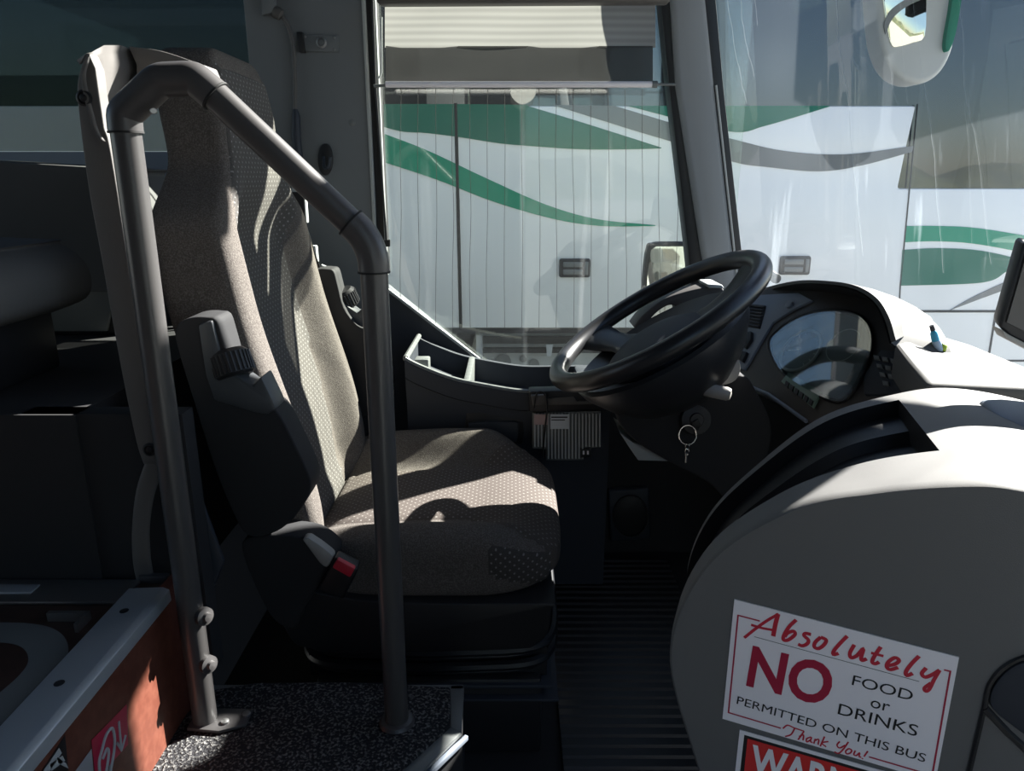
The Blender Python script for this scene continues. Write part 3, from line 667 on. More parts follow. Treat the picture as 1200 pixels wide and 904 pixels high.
pad = MB(); pad.lathe([(.004, -.018), (.05, -.021), (.085, -.029), (.112, -.041), (.122, -.054), (.118, -.064), (.01, -.066)], W-ex*.02, en, 44, sx=.95, ref=ex)
hp_ = pad.build('horn_pad', M['navy'], sw, ang=60)
bow = MB().lathe([(.10, -.064), (.145, -.052), (.176, -.034), (.184, -.040), (.178, -.060), (.150, -.104), (.115, -.140), (.075, -.162), (.045, -.170)], W-ey*.02-ex*.018, en, 48, ref=ex)
bow.build('hub_shell', M['wheel'], sw, ang=50)
sc = thing('steering_column', 'black steering column shroud below the wheel with stalk and ignition lock', 'steering column', (.42, 1.42, 0))
so = cat2([(722, 462), (765, 470), (820, 462), (868, 440), (888, 462), (905, 505), (890, 560), (860, 590), (830, 566), (790, 545), (748, 520), (725, 495)], 4, True)
MB().prism(LY(so, 1.34), (0, .16, 0), .025, 4).build('shroud', M['blackmatt'], sc)
MB().lathe([(.05, 0), (.058, .02), (.06, .07), (.075, .12)], W-en*.13, -en, 28).build('column_collar', M['navy'], sc)
k = aY(860, 432, 1.31); d = (aY(826, 447, 1.30)-k).normalized()
MB().prism(LY(cat2([(828, 452), (842, 438), (856, 424), (864, 420), (868, 432), (862, 446), (846, 452)], 3, True), 1.31), (0, .05, 0), .010, 3).build('stalk_housing', M['beltgrey'], sc)
a_, b_ = aY(818, 455, 1.29), aY(858, 463, 1.27)
MB().lathe([(.008, 0), (.0115, .006), (.0125, .02), (.0125, .052), (.010, .058), (.002, .060)], a_, b_-a_, 20).build('stalk', M['beltgrey'], sc)
c = aY(815, 492, 1.335); MB().lathe([(.030, 0), (.028, .008), (.014, .010), (.012, .014), (.002, .014)], c, (0, -1, .25), 28).build('ignition_lock', M['black'], sc)
MB().prism(LY([(726, 507), (737, 524), (748, 540), (783, 541), (779, 530), (758, 524), (742, 519)], 1.36), (0, .10, 0), .002).build('knee_bracket', M['lgrey'], sc)
ky = thing('key_ring', 'bunch of keys on a split ring hanging from the ignition', 'keys', aY(806, 545, 1.31))
rc_ = aY(806, 510, 1.312); ring = [rc_+V((.0165*math.cos(t), .004*math.sin(t), .018*math.sin(t))) for t in [2*PI*i/36 for i in range(36)]]
MB().tube(ring, .0012, 6, closed=True).build('split_ring', M['chrome'], ky)
MB().prism([c+V(p) for p in ((-.012, -.02, .0), (.0, -.02, .008), (.006, -.02, -.004), (.001, -.02, -.016), (-.008, -.02, -.012))], (0, .003, 0), .001).build('key_head', M['black'], ky)
for dz in (0, -.011):
    MB().tube([rc_+V((.001+.0035*math.cos(t), 0, -.0225+dz+.0065*math.sin(t))) for t in [2*PI*i/16 for i in range(16)]], .0009, 5, closed=True).build('chain_link', M['chrome'], ky)
MB().tube([rc_+V((0, 0, -.036)), rc_+V((.0, 0, -.056))], .0016, 6).build('key_blade', M['steel'], ky)
# ================================================================ DASHBOARD
e = math.radians(35); ya = math.radians(18); DN = V((-math.cos(e)*math.cos(ya), -math.cos(e)*math.sin(ya), math.sin(e))); DPp = V((.61, 1.4, .70))
def DP(pts, h=0): return [aP(x, y, DPp+DN*h, DN) for x, y in pts]
du = V((math.sin(e)*math.cos(ya), math.sin(e)*math.sin(ya), math.cos(e))); dv = V((-math.sin(ya), math.cos(ya), 0))
db = thing('dashboard', 'black instrument dashboard with curved hood behind the steering wheel', 'dashboard', (.7, 1.45, .3))
po = [(842, 346), (880, 343), (905, 336), (960, 330), (1040, 350), (1072, 400), (1092, 452), (1060, 470), (1000, 482), (955, 500), (905, 470), (862, 448), (850, 420)]
MB().prism(DP(po), -DN*.05, .004).build('instrument_panel', M['panel'], db)
sp_ = [(850, 350), (880, 346), (935, 343), (952, 352), (930, 362), (905, 378), (893, 398), (872, 434), (858, 428), (852, 390)]
ss = MB().prism(DP(sp_, .006), -DN*.01, .002).build('switch_panel', M['slate'], db)
v = MB().prism(DP([(868, 355), (897, 358), (890, 385), (862, 380)], .009), -DN*.006, .001)
vt = v.build('air_vent', M['black'], db)
sl = MB()
for i in range(7):
    t = (i+.5)/7; a = V((868+(862-868)*t, 355+(380-355)*t, 0)); b = V((897+(890-897)*t, 358+(385-358)*t, 0))
    P = DP([(a.x+1.5, a.y), (b.x-1.5, b.y)], .011); sl.tube(P, .0022, 6)
sl.build('vent_slats', M['navy'], vt)
for q in ([(861, 388), (868, 386), (870, 398), (864, 405), (858, 402)], [(873, 389), (880, 388), (880, 398), (873, 408), (868, 405)], [(858, 408), (866, 409), (864, 420), (857, 418)], [(869, 411), (875, 412), (870, 424), (866, 422)]):
    MB().prism(DP(q, .014), -DN*.012, .002, 2).build('rocker_switch', M['black'], ss)
kc = DP([(926, 358)], .006)[0]; MB().lathe([(.009, 0), (.009, .006), (.004, .008), (.001, .008)], kc, DN, 16).build('dimmer_knob', M['slate'], ss)
lens_o = cat2([(902, 405), (912, 388), (940, 371), (972, 365), (1003, 369), (1018, 384), (1020, 408), (1010, 440), (994, 464), (978, 470), (945, 456), (915, 434)], 5, True)
MB().tube(DP(lens_o, .005), .005, 8, closed=True).build('bezel', M['black'], db)
MB().prism(DP(lens_o, .0035), -DN*.003).build('dial_face', M['dial'], db)
MB().prism(DP(lens_o, .0145), -DN*.0015).build('lens', M['glass_lens'], db)
gc = DP([(938, 411)], .007)[0]
g = MB().tube([gc+(du*math.cos(t)+dv*math.sin(t))*.047 for t in [2*PI*i/48 for i in range(48)]], .0034, 6, closed=True)
for i in range(13):
    t = math.radians(-130+i*21.7); dd = du*math.cos(t)+dv*math.sin(t); g.tube([gc+dd*.037, gc+dd*.043], .0010, 5)
gg = g.build('speedometer', M['lgrey'], db)
MB().tube([gc+DN*.002, gc+DN*.002+(du*-.25+dv*.9)*.032], .0013, 6).build('needle', M['white'], gg)
g2 = DP([(988, 405)], .007)[0]
MB().tube([g2+(du*math.cos(t)+dv*math.sin(t))*.036 for t in [2*PI*i/40 for i in range(40)]], .0010, 5, closed=True).build('rev_counter', M['lgrey'], db)
MB().prism(DP([(915, 447), (924, 436), (962, 459), (952, 478)], .010), -DN*.006, .001).build('warning_lamp_panel', M['lamp'], db)
wl_ = MB()
for i in range(6):
    x = 921+i*5.6; y = 446+i*4.2; wl_.prism(DP([(x, y), (x+3.4, y+2.5), (x+1.4, y+8.5), (x-2, y+6)], .013), -DN*.005)
wl_.build('warning_lamps', M['ink'], db)
MB().prism(DP([(1012, 440), (1032, 410), (1056, 412), (1080, 448), (1045, 462), (1012, 462)], .008), -DN*.01, .002).build('radio_panel', M['navy'], db)
for i in range(4):
    for j in range(4):
        if (i+j) % 5 == 4: continue
        x = 1027+i*10+j*3.5-4; y = 416+j*10+i*2; MB().prism(DP([(x, y), (x+7, y+1), (x+8, y+6), (x+1, y+5)], .012), -DN*.006, .0008).build('radio_button', M['swoosh'], db)
MB().tube(DP([(862, 446), (900, 462), (945, 494)], .003), .004, 8).build('edge_strip', M['slate'], db)
tp = DP([(845, 425), (862, 448), (905, 470), (955, 500), (1000, 486)], -.01)
MB().loft([tp, [V((p.x+.03, p.y, p.z-.15)) for p in tp], [V((.60, p.y, .02)) for p in tp]], False, False).build('knee_panel', M['blackmatt'], db)
# hood: an arch over the instruments, tapering towards the windscreen
lip = cat([aY(872, 352, 1.80), aY(886, 342, 1.76), aY(905, 335, 1.69), aY(935, 329, 1.58), aY(965, 329, 1.46), aY(1000, 334, 1.34), aY(1026, 348, 1.24), aY(1041, 370, 1.17), aY(1050, 399, 1.13)], 5)
rings = []
for p in lip:
    q = V((-.0, 0, 0)); cy = 1.45
    def back_(t): return V((p.x+.20*t, p.y+(cy-p.y)*.62*t+.04*t, p.z-.035*t*t-.06*t*max(0, (p.z-.80))/.1))
    inn = V((p.x+.012, p.y+(cy-p.y)*.07, p.z-.014))
    rings.append([inn+V((.10, 0, -.03)), inn, V((p.x-.002, p.y+(cy-p.y)*.03, p.z-.006)), p, back_(.06), back_(.25), back_(.5), back_(.75), back_(1.0)])
MB().loft(rings, False, False).build('hood', M['dashtop'], db, ang=50)
# inside of the hood is the same dark as the panel
hi = [[r[0]+V((.0, 0, -.002)), r[1]+V((-.001, 0, -.002)), r[2]+V((-.002, 0, -.002))] for r in rings]
MB().loft(hi, False, False).build('hood_lining', M['blackmatt'], db)
# top skin running forward to the windscreen
dt = [aY(1046, 400, 1.13), aY(1050, 402, 1.13), aZ(1089, 388, .765), aZ(1145, 407, .765), aZ(1205, 432, .765), aZ(1290, 480, .765)]
dk = [V((.556, .948, .785)), aY(1050, 401, 1.12), aZ(1087, 389, .775), aZ(1140, 404, .770), aZ(1205, 430, .765), V((.93, 1.1, .765)), V((.95, .948, .768))]
MB().prism(dk, (0, 0, -.06), .010, 3).build('top_skin', M['dashtop'], db)
MB().prism([V((.68, 1.10, .66)), V((.68, 1.93, .66)), V((.78, 1.90, .66)), V((.88, 1.6, .66)), V((.93, 1.2, .66))], (0, 0, -.2)).build('dash_core', M['blackmatt'], db)
MB().prism(LY(cat2([(742, 384), (754, 369), (776, 352), (800, 343), (826, 337), (846, 336)], 4)+[(854, 350), (862, 352), (862, 430), (846, 425), (820, 400), (796, 384)]+cat2([(784, 378), (794, 370), (794, 361), (784, 358), (768, 368), (754, 386)], 4), 1.80), (0, .08, 0), .006, 3).build('end_cheek', M['panel'], db)
MB().prism(LY([(829, 333), (846, 334), (849, 338), (831, 338)], 1.79), (0, .10, 0), .002).build('cheek_cap', M['lgrey'], db)
# ================================================================ PASSENGER SIDE CONSOLE
NYAW = math.radians(26); NN = V((math.sin(NYAW), math.cos(NYAW), 0)); NPp = V((.15, .66, .6))
def NP(pts, h=0): return [aP(x, y, NPp-NN*h, NN) for x, y in pts]
pc = thing('entry_console', 'big rounded grey console with recessed tray beside the entrance', 'console', (.45, .7, -.1))
pairs = [((850, 990), (822, 800)), ((812, 890), (812, 735)), ((783, 765), (807, 665)), ((828, 662), (832, 602)), ((928, 597), (885, 547)), ((1030, 576), (962, 489)), ((1133, 568), (1048, 462)), ((1200, 573), (1115, 455)), ((1300, 600), (1200, 470)), ((1420, 680), (1290, 500))]
NS = 9
near = cat([NP([a])[0] for a, b in pairs], NS); far = cat([aY(b[0], b[1], .93) for a, b in pairs], NS)
k1, k5 = 1*NS+2, 6*NS
ctr = V((.52, .7, .48))
def inw(P):
    d = ctr-P; d.y = 0; return d.normalized()
ts = [0, .1, .27, .5, .72, .90, 1]
def pt(i, t): return near[i].lerp(far[i], t)
body = MB(); n = len(near)
cen = sum(near, V())/n
r0 = [p+(cen-p)*.022 for p in near]; r1 = [p+(cen-p)*.006+NN*.003 for p in near]; r2 = [p+NN*.012 for p in near]
body.loft([r0, r1, r2, [pt(i, .1) for i in range(n)], [pt(i, .27) for i in range(n)]], False, False)
for (a, b) in ((0, k1), (k5, n-1)):
    body.loft([[pt(i, t) for i in range(a, b+1)] for t in (.27, .5, .72, .90)], False, False)
fin = [[pt(i, .90) for i in range(n)], [pt(i, .985)+inw(far[i])*-.001 for i in range(n)], [far[i]+inw(far[i])*.008 for i in range(n)], [far[i]+inw(far[i])*.14+V((0, .01, 0)) for i in range(n)]]
body.loft(fin, False, False)
body.build('shell', M['console'], pc, ang=50)
face = MB(); vs = [face.bm.verts.new(p) for p in r0]+[face.bm.verts.new(p) for p in NP([(1500, 1100), (900, 1100)])]
face.bm.faces.new(vs); face.build('end_face', M['console'], pc)
tray = MB(); D = .040
ii = list(range(k1, k5+1))
def dp(i, t, d): return pt(i, t)+inw(pt(i, t))*d
tray.loft([[dp(i, .27, 0) for i in ii], [dp(i, .275, D) for i in ii], [dp(i, .5, D) for i in ii], [dp(i, .70, D) for i in ii], [dp(i, .72, D*.62) for i in ii], [dp(i, .895, D*.5) for i in ii], [dp(i, .90, 0) for i in ii]], False, False)
for i in (k1, k5): tray.raw([dp(i, .27, 0), dp(i, .275, D), dp(i, .5, D), dp(i, .70, D), dp(i, .72, D*.62), dp(i, .895, D*.5), dp(i, .90, 0)], [tuple(range(7))])
tray.build('tray', M['black'], pc, ang=25)
# seams of the round flap in the end face
fc = [(1152+55-55*math.cos(math.radians(a)), 832+55*math.sin(math.radians(a))) for a in range(-80, 90, 10)]
MB().tube(NP(cat2([(1215, 765), (1180, 780), (1160, 803), (1154, 830)], 5), .0005), .0022, 6).tube(NP([(1154, 828), (1130, 930)], .0005), .0022, 6).tube(NP([(1154, 830), (1180, 858), (1220, 895)], .0005), .0035, 6).build('face_seam', M['black'], pc)
MB().prism(NP(cat2([(1225, 772), (1190, 780), (1166, 802), (1160, 828), (1185, 852), (1225, 880)], 4), .003), NN*.01, .004, 2).build('round_flap', M['navy'], pc)
# dark cover block at the front end of the console
cb = pc
bt = [aZ(1146, 466, .795), aZ(1172, 466, .795), aZ(1260, 475, .795), aZ(1260, 530, .79), aZ(1166, 489, .79)]
MB().prism(bt, (0, 0, -.05), .008, 3).build('end_cover', M['slate'], cb)
MB().prism([p+V((-.004, -.004, -.012)) for p in bt], (0, 0, -.06), .004, 2).build('end_cover_skirt', M['black'], cb)
# ================================================================ SIGNS ON THE CONSOLE
def zs_(pts): return [(820+x/3.158, 680+y/3.158) for x, y in pts]
def text(s, p0, p1, top, h, m, parent, name, bold=0.0):
    cu = bpy.data.curves.new(name, 'FONT'); cu.body = s; cu.size = 1; cu.offset = bold; cu.resolution_u = 4
    to = bpy.data.objects.new('tmp', cu); C.objects.link(to); bpy.context.view_layer.update()
    me = bpy.data.meshes.new_from_object(to.evaluated_get(bpy.context.evaluated_depsgraph_get()))
    bpy.data.objects.remove(to); me.name = name
    xs = [v.co.x for v in me.vertices]; x0, x1 = min(xs), max(xs)
    ch = .69
    A, B, T = NP(zs_([p0, p1, top]), h)
    for v in me.vertices:
        u = (v.co.x-x0)/(x1-x0); w = v.co.y/ch; v.co = A+(B-A)*u+(T-A)*w
    return link(name, me, M[m], parent)
def stroke(pts, w, h, b, n=4):
    P = NP(zs_(cat2(pts, n) if len(pts) > 2 else pts), h); b.tube(P, w, 6, flat=.12, up=NN)
sg = thing('food_sign', 'white sign with red script reading Absolutely no food or drinks', 'sign', NP(zs_([(480, 520)]), 0)[0])
MB().prism(NP(zs_([(128, 72), (960, 287), (872, 748), (84, 514)]), .0014), NN*.0012).build('board', M['white'], sg)
ab = MB(); H = .0016
for s, w in (([(292, 126), (250, 150), (205, 182), (165, 214)], .0011), ([(290, 126), (280, 165), (272, 208)], .0016), ([(190, 166), (230, 178), (274, 186)], .0010),
          ([(357, 148), (332, 172), (312, 204), (310, 222), (328, 222), (352, 203), (348, 190), (326, 196), (314, 210)], .0013),
          ([(412, 202), (392, 198), (386, 206), (402, 222), (398, 236), (380, 244), (364, 238)], .0013),
          ([(448, 212), (428, 230), (424, 248), (440, 254), (460, 240), (468, 222), (448, 212)], .0013),
          ([(546, 208), (522, 232), (498, 260), (494, 276), (514, 272)], .0013),
          ([(572, 240), (556, 270), (560, 288), (582, 280), (606, 254), (598, 284), (600, 298), (618, 292)], .0013),
          ([(670, 248), (648, 280), (638, 304), (650, 310), (664, 304)], .0013), ([(634, 270), (680, 282)], .0010),
          ([(690, 318), (722, 312), (738, 298), (722, 288), (698, 304), (692, 322), (706, 332), (734, 324)], .0013),
          ([(812, 282), (786, 308), (764, 338), (766, 354), (788, 346)], .0013),
          ([(838, 326), (822, 346), (834, 360), (862, 350), (888, 334)], .0013), ([(888, 334), (868, 368), (850, 404), (836, 412), (832, 400), (856, 382)], .0012)):
    stroke(s, w*1.45, H, ab)
ab.build('script_lettering', M['red'], sg)
ty_ = MB()
for s in ([(308, 550), (325, 538), (350, 548), (386, 560)], [(352, 549), (338, 572), (316, 580)], [(386, 560), (374, 578), (364, 592)], [(368, 580), (384, 574), (382, 594)],
          [(412, 582), (396, 588), (396, 600), (410, 592)], [(414, 582), (410, 598), (418, 602)], [(428, 588), (422, 606)], [(424, 596), (440, 590), (438, 610)], [(462, 580), (446, 616)], [(476, 598), (452, 604), (468, 618)],
          [(518, 598), (508, 612), (518, 622), (538, 612)], [(550, 600), (532, 626), (514, 642), (498, 636)], [(552, 624), (540, 634), (544, 644), (558, 640), (562, 630), (552, 624)],
          [(576, 632), (570, 646), (580, 650), (592, 640), (590, 654), (598, 656)], [(622, 634), (608, 654)], [(603, 660), (601, 663)]):
    stroke(s, .0008, H, ty_)
ty_.build('thank_you_lettering', M['red'], sg)
for sgm in (([(142, 131), (222, 152)], [(142, 129), (106, 493)], [(106, 491), (300, 549)]), ([(626, 655), (872, 727)], [(928, 336), (858, 738)], [(904, 333), (930, 339)])):
    bo = MB()
    for s in sgm: stroke(s, .00085, H, bo)
    bo.build('red_border', M['crimson'], sg)
ul = MB(); stroke([(202, 210), (812, 376)], .0003, H, ul); ul.build('underline', M['ink'], sg)
text('NO', (172, 386), (474, 466), (196, 247), .0017, 'crimson', sg, 'no_lettering', .028)
text('FOOD', (562, 388), (784, 448), (570, 352), .0017, 'ink', sg, 'food_lettering')
text('or', (630, 470), (700, 489), (638, 430), .0017, 'ink', sg, 'or_lettering')
text('DRINKS', (510, 496), (802, 580), (518, 457), .0017, 'ink', sg, 'drinks_lettering')
text('PERMITTED ON THIS BUS', (136, 458), (832, 676), (141, 430), .0017, 'ink', sg, 'permitted_lettering')
w2 = thing('warning_sign', 'red and white WARNING sign cut off below the food sign', 'sign', NP(zs_([(420, 760)]), 0)[0])
MB().prism(NP(zs_([(148, 555), (850, 757), (790, 1090), (110, 900)]), .0010), NN*.0008).build('board', M['white'], w2)
MB().prism(NP(zs_([(165, 574), (835, 768), (776, 1070), (128, 890)]), .0012), NN*.0006).build('black_border', M['ink'], w2)
MB().prism(NP(zs_([(177, 588), (826, 776), (796, 935), (160, 750)]), .0015), NN*.0006).build('red_field', M['brightred'], w2)
text('WARNING', (184, 712), (790, 890), (196, 612), .0020, 'white', w2, 'warning_lettering', .03)
# ================================================================ DRIVER SIDE CONSOLE ALONG THE WALL
YS = 1.70
scn = thing('side_console', 'dark slate side console with open trays under the driver window', 'console', (0, 1.85, 0))
tops = cat([aY(474, 421, YS), aY(482, 426, YS), aY(500, 434, YS), aY(530, 445, YS), aY(562, 452, YS), (0.03, YS, .553), (.14, YS, .553), (.24, YS, .553)], 5)
XX = [p.x for p in tops]; ZZ = [p.z for p in tops]
rg = []
for i, (x, z) in enumerate(zip(XX, ZZ)):
    yb = 1.972; dpt = .055 if 1 <= i < len(XX)-1 else .0
    rg.append([V((x, YS+.02, .02)), V((x, YS+.012, z-.12)), V((x, YS, z-.045)), V((x, YS, z-.004)), V((x, YS+.004, z)), V((x, YS+.014, z)), V((x, YS+.018, z-.004)), V((x, YS+.022, z-dpt)), V((x, yb-.02, z-dpt)), V((x, yb-.016, z)), V((x, yb, z)), V((x, yb, .02))])
MB().loft(rg).build('body', M['navy'], scn, ang=28)
rim = MB(); rim.tube([V((x, YS+.007, z+.0005)) for x, z in zip(XX, ZZ)], .006, 8)
rim.tube([V((XX[0]+.002, YS+.006+i*.02, ZZ[0])) for i in range(14)], .007, 8)
rim.build('tray_rim', M['swoosh'], scn)
xm = aY(548, 450, YS+.05).x
MB().bx((xm-.008, YS+.012, ZZ[len(ZZ)//2]-.06), (xm+.008, 1.96, ZZ[len(ZZ)//2]+.004), .004).build('tray_divider', M['swoosh'], scn)
MB().bx((XX[0]+.02, YS+.02, ZZ[1]-.05), (XX[0]+.055, YS+.06, ZZ[4]+.002), .004).build('tray_clip', M['swoosh'], scn)
MB().bx((.17, YS+.02, .515), (.24, 1.95, .556), .006).build('end_lid', M['navy'], scn)
fr = MB().prism(LY(cat2([(546, 490), (552, 484), (604, 483), (612, 488), (613, 516), (606, 521), (552, 522), (545, 516)], 3, True), YS+.004), (0, .02, 0), .004).build('handle_recess', M['black'], scn)
MB().prism(LY(cat2([(549, 500), (554, 496), (602, 495), (607, 499), (606, 516), (600, 518), (555, 519), (550, 514)], 3, True), YS-.006), (0, .02, 0), .006, 3).build('pull_handle', M['navy'], fr)
MB().tube([V((x, YS-.0005, z-.047)) for x, z in zip(XX, ZZ)], .0015, 6).build('trim_line', M['black'], scn)
# amplifier box
am = thing('amplifier_box', 'finned grey electronics box with paper labels on the side console', 'electronics box', aY(664, 540, 1.66))
MB().prism(LY([(624, 484), (704, 482), (704, 524), (684, 527), (684, 540), (640, 540), (640, 527), (624, 526)], 1.665), (0, .033, 0), .002).build('heat_sink', M['swoosh'], am)
fn = MB()
for i in range(20):
    x = 626+i*4; y1 = 538 if 640 <= x <= 683 else 524
    if 640 <= x <= 660 and False: continue
    fn.prism(LY([(x, 485), (x+1.6, 485), (x+1.6, y1), (x, y1)], 1.657), (0, .010, 0))
fn.build('fins', M['lgrey'], am)
MB().prism(LY([(620, 459), (712, 456), (712, 480), (620, 484)], 1.655), (0, .043, 0), .004).build('top_bracket', M['black'], am)
MB().prism(LY([(634, 468), (672, 465), (676, 471), (702, 470), (702, 474), (634, 475)], 1.650), (0, .006, 0), .001).build('clamp_plate', M['plastic'], am)
MB().prism(LY([(645, 486), (667, 486), (667, 503), (645, 503)], 1.654), (0, .002, 0)).build('white_label', M['alu'], am)
MB().prism(LY([(646, 488.5), (665, 488.5), (665, 490), (646, 490)], 1.6535), (0, .001, 0)).prism(LY([(646, 492), (662, 492), (662, 493), (646, 493)], 1.6535), (0, .001, 0)).build('label_print', M['ink'], am)
MB().prism(LY([(626, 486), (642, 486), (642, 498), (626, 498)], 1.654), (0, .002, 0)).build('pink_label', mat('faded_pink_label', (.45, .32, .31), .6), am)
MB().tube(cat([aY(626, 478, 1.645), aY(628, 464, 1.64), aY(633, 459, 1.64), aY(639, 464, 1.64), aY(641, 480, 1.642), aY(638, 510, 1.645), aY(636, 536, 1.65)], 5), .0022, 8).build('cable', M['black'], am)
MB().prism(LY([(622, 464), (640, 463), (638, 475), (624, 476)], 1.642), (0, .012, 0), .002).build('cable_clip', M['plastic'], am)
pl_ = MB().prism(LY([(680, 527), (693, 526), (693, 536), (680, 537)], 1.655), (0, .02, 0), .001).build('connector', M['black'], am)
MB().prism(LY([(683, 529), (685, 529), (685, 533), (683, 533)], 1.652), (0, .004, 0)).prism(LY([(688, 529), (690, 529), (690, 533), (688, 533)], 1.652), (0, .004, 0)).build('contact_pins', M['white'], pl_)
# speaker in the footwell side
spk = thing('speaker_panel', 'black footwell speaker panel with oval grille below the side console', 'speaker', aY(738, 636, 1.90))
MB().prism(LY([(713, 576), (761, 573), (763, 632), (716, 636)], 1.90), (0, .03, 0), .006, 3).build('panel', M['navy'], spk)
MB().prism(LY([(739+19*math.cos(t), 605+23*math.sin(t)) for t in [2*PI*i/32 for i in range(32)]], 1.894), (0, .012, 0), .002).build('grille', M['black'], spk)
MB().tube(LY([(739+20*math.cos(t), 605+24*math.sin(t)) for t in [2*PI*i/32 for i in range(32)]], 1.897), .003, 6, closed=True).build('grille_ring', M['black'], spk)
struct(MB().bx((.25, 1.93, .0), (.62, 1.99, .50)).build('wall_kick', M['blackmatt']), 'black kick panel below the side console')
# ================================================================ BLIND
YB = 1.93
bl_ = thing('roller_blind', 'half lowered white roller blind over the driver window', 'blind', aY(613, 104, YB))
def cur(x0, x1, y0, y1, m, nm, wav=0.003):
    g = MB(); rows = []
    for j in range(9):
        t = j/8; rows.append([aY(x0+(x1-x0)*i/24, y0+(y1-y0)*t, YB+wav*math.sin(i*.5+3*t)) for i in range(25)])
    g.loft(rows, False, False); o = g.build(nm, M[m], bl_); return o
cur(451, 768, 2, 56, 'blind', 'white_fabric'); cur(452, 765, 54, 97, 'blinddark', 'dark_film')
MB().prism(LY([(440, -14), (788, -16), (788, 2), (440, 4)], YB-.06), (0, .05, 0), .012, 3).build('cassette', M['plastic'], bl_)
MB().tube(LY([(452, 99), (770, 99)], YB), .0075, 12).build('bottom_bar', M['white'], bl_)
MB().tube(LY([(438, 101), (452, 100)], YB), .004, 10).build('bar_end', M['swoosh'], bl_)
MB().tube(LY([(764, 99), (769, 99), (770, 99), (771, 99), (792, 99)], YB), [.0085, .0085, .0085, .003, .003], 12).build('bar_end', M['swoosh'], bl_)
MB().prism(LY(cat2([(598, 103), (599, 112), (606, 120), (613, 122), (621, 119), (627, 112), (628, 103)], 4), YB), (0, .002, 0)).build('pull_tab', M['clear'], bl_)
MB().tube(LY([(436, -10), (440, 100), (447, 200), (453, 284)], 1.95), .0028, 8).prism(LY([(448, 282), (457, 281), (457, 289), (448, 290)], 1.948), (0, .008, 0)).build('guide_cord', M['black'], bl_)
MB().tube(LY([(447, 20), (447, 85), (444, 92)], YB), .0022, 8).build('side_tube', M['lgrey'], bl_)
# ================================================================ FITTINGS ON THE PILLAR
hk = thing('coat_hook', 'black oval coat hook on the grey pillar', 'hook', aY(381, 205, 1.972))
MB().prism(LY([(381+9*math.cos(t), 187+19*math.sin(t)) for t in [2*PI*i/28 for i in range(28)]], 1.965), (0, .008, 0), .003, 2).build('base', M['black'], hk)
MB().tube(cat([aY(379, 184, 1.962), aY(380, 196, 1.945), aY(385, 196, 1.935), aY(387, 184, 1.935)], 4), .004, 8).build('hook', M['navy'], hk)
lt = thing('latch_plate', 'small grey latch plate with round lock at the top of the pillar', 'latch', aY(372, 62, 1.972))
MB().prism(LY([(347, 40), (397, 41), (397, 61), (347, 60)], 1.966), (0, .007, 0), .002).build('plate', M['wallgrey'], lt)
c = aY(377, 50, 1.966); MB().lathe([(.013, 0), (.013, .005), (.009, .006), (.007, .002), (.003, .002), (.003, .006), (.001, .006)], c, (0, -1, 0), 20).build('lock', M['steel'], lt)
MB().prism(LY([(347, 37), (354, 37), (357, 61), (350, 61)], 1.955), (0, .02, 0), .002).build('hasp', M['black'], lt)
for x, y in ((358, 43), (392, 44), (392, 58)): MB().lathe([(.003, 0), (.003, .0015), (.001, .002)], aY(x, y, 1.966), (0, -1, 0), 10).build('screw', M['steel'], lt)
o = MB().lathe([(.0085, 0), (.0085, .003), (.005, .005), (.001, .005)], aY(413, 144, 1.974), (0, -1, 0), 16).build('blanking_plug', M['swoosh']); tag(o, 'tiny grey plug in the pillar to the right of the coat hook', 'plug')
mc = thing('microphone', 'gooseneck microphone with black handle hanging on the grey pillar', 'microphone', aY(346, 185, 1.961))
MB().tube(cat([aY(325, 15, 1.961), aY(333, 22, 1.961), aY(341, 40, 1.961), aY(345, 70, 1.961), aY(346, 130, 1.961)], 6), .0055, 10).build('gooseneck', M['plastic'], mc)
MB().lathe([(.004, -.012), (.013, -.008), (.015, 0), (.013, .010), (.005, .014)], aY(325, 15, 1.961), (.5, 0, -.3), 16).build('capsule', M['plastic'], mc)
MB().tube([aY(346, 128, 1.961), aY(347, 136, 1.961), aY(347, 160, 1.961), aY(350, 190, 1.961), aY(352, 215, 1.961)], [.006, .010, .012, .012, .011], 14).build('handle', M['navy'], mc)
o = MB().prism(LY([(306, -10), (321, -10), (322, 14), (306, 18)], 1.95), (0, .02, 0), .004).build('wall_clip', M['wallgrey']); tag(o, 'grey clip on the pillar above the gooseneck microphone', 'clip')
# ================================================================ TABLET, TOY
tb = thing('tablet', 'black tablet screen with metallic lower edge at the right edge', 'tablet', aY(1200, 400, .86))
T0 = LY([(1200, 283), (1171, 384), (1182, 394), (1290, 450), (1320, 320)], .86)
MB().prism(T0, (.012, .035, .004), .006, 3).build('housing', M['black'], tb)
MB().prism(LY([(1174, 386), (1182, 392), (1290, 448), (1290, 455), (1180, 398)], .858), (.006, .03, 0), .002).build('metal_edge', M['beltgrey'], tb)
MB().prism(LY([(1204, 295), (1180, 378), (1286, 432), (1308, 326)], .857), (0, .002, 0)).build('screen', M['gloss'], tb)
MB().tube([aY(1290, 420, .89), V((.86, 1.05, .80)), V((.86, 1.05, .767))], .014, 10).build('stand', M['black'], tb)
ty = thing('toy', 'tiny blue and green toy bird standing on the sunny dashboard top', 'toy', aZ(1096, 416, .772))
B = ty.location.copy()
MY = {'blue': mat('toy_blue', (.04, .38, .62), .4), 'grn': mat('toy_green', (.42, .60, .06), .4), 'pale': mat('toy_pale_blue', (.45, .60, .80), .4)}
def blob(nm, pts, rr, m, par):
    MB().tube(pts, rr, 12).build(nm, m, par, ang=80)
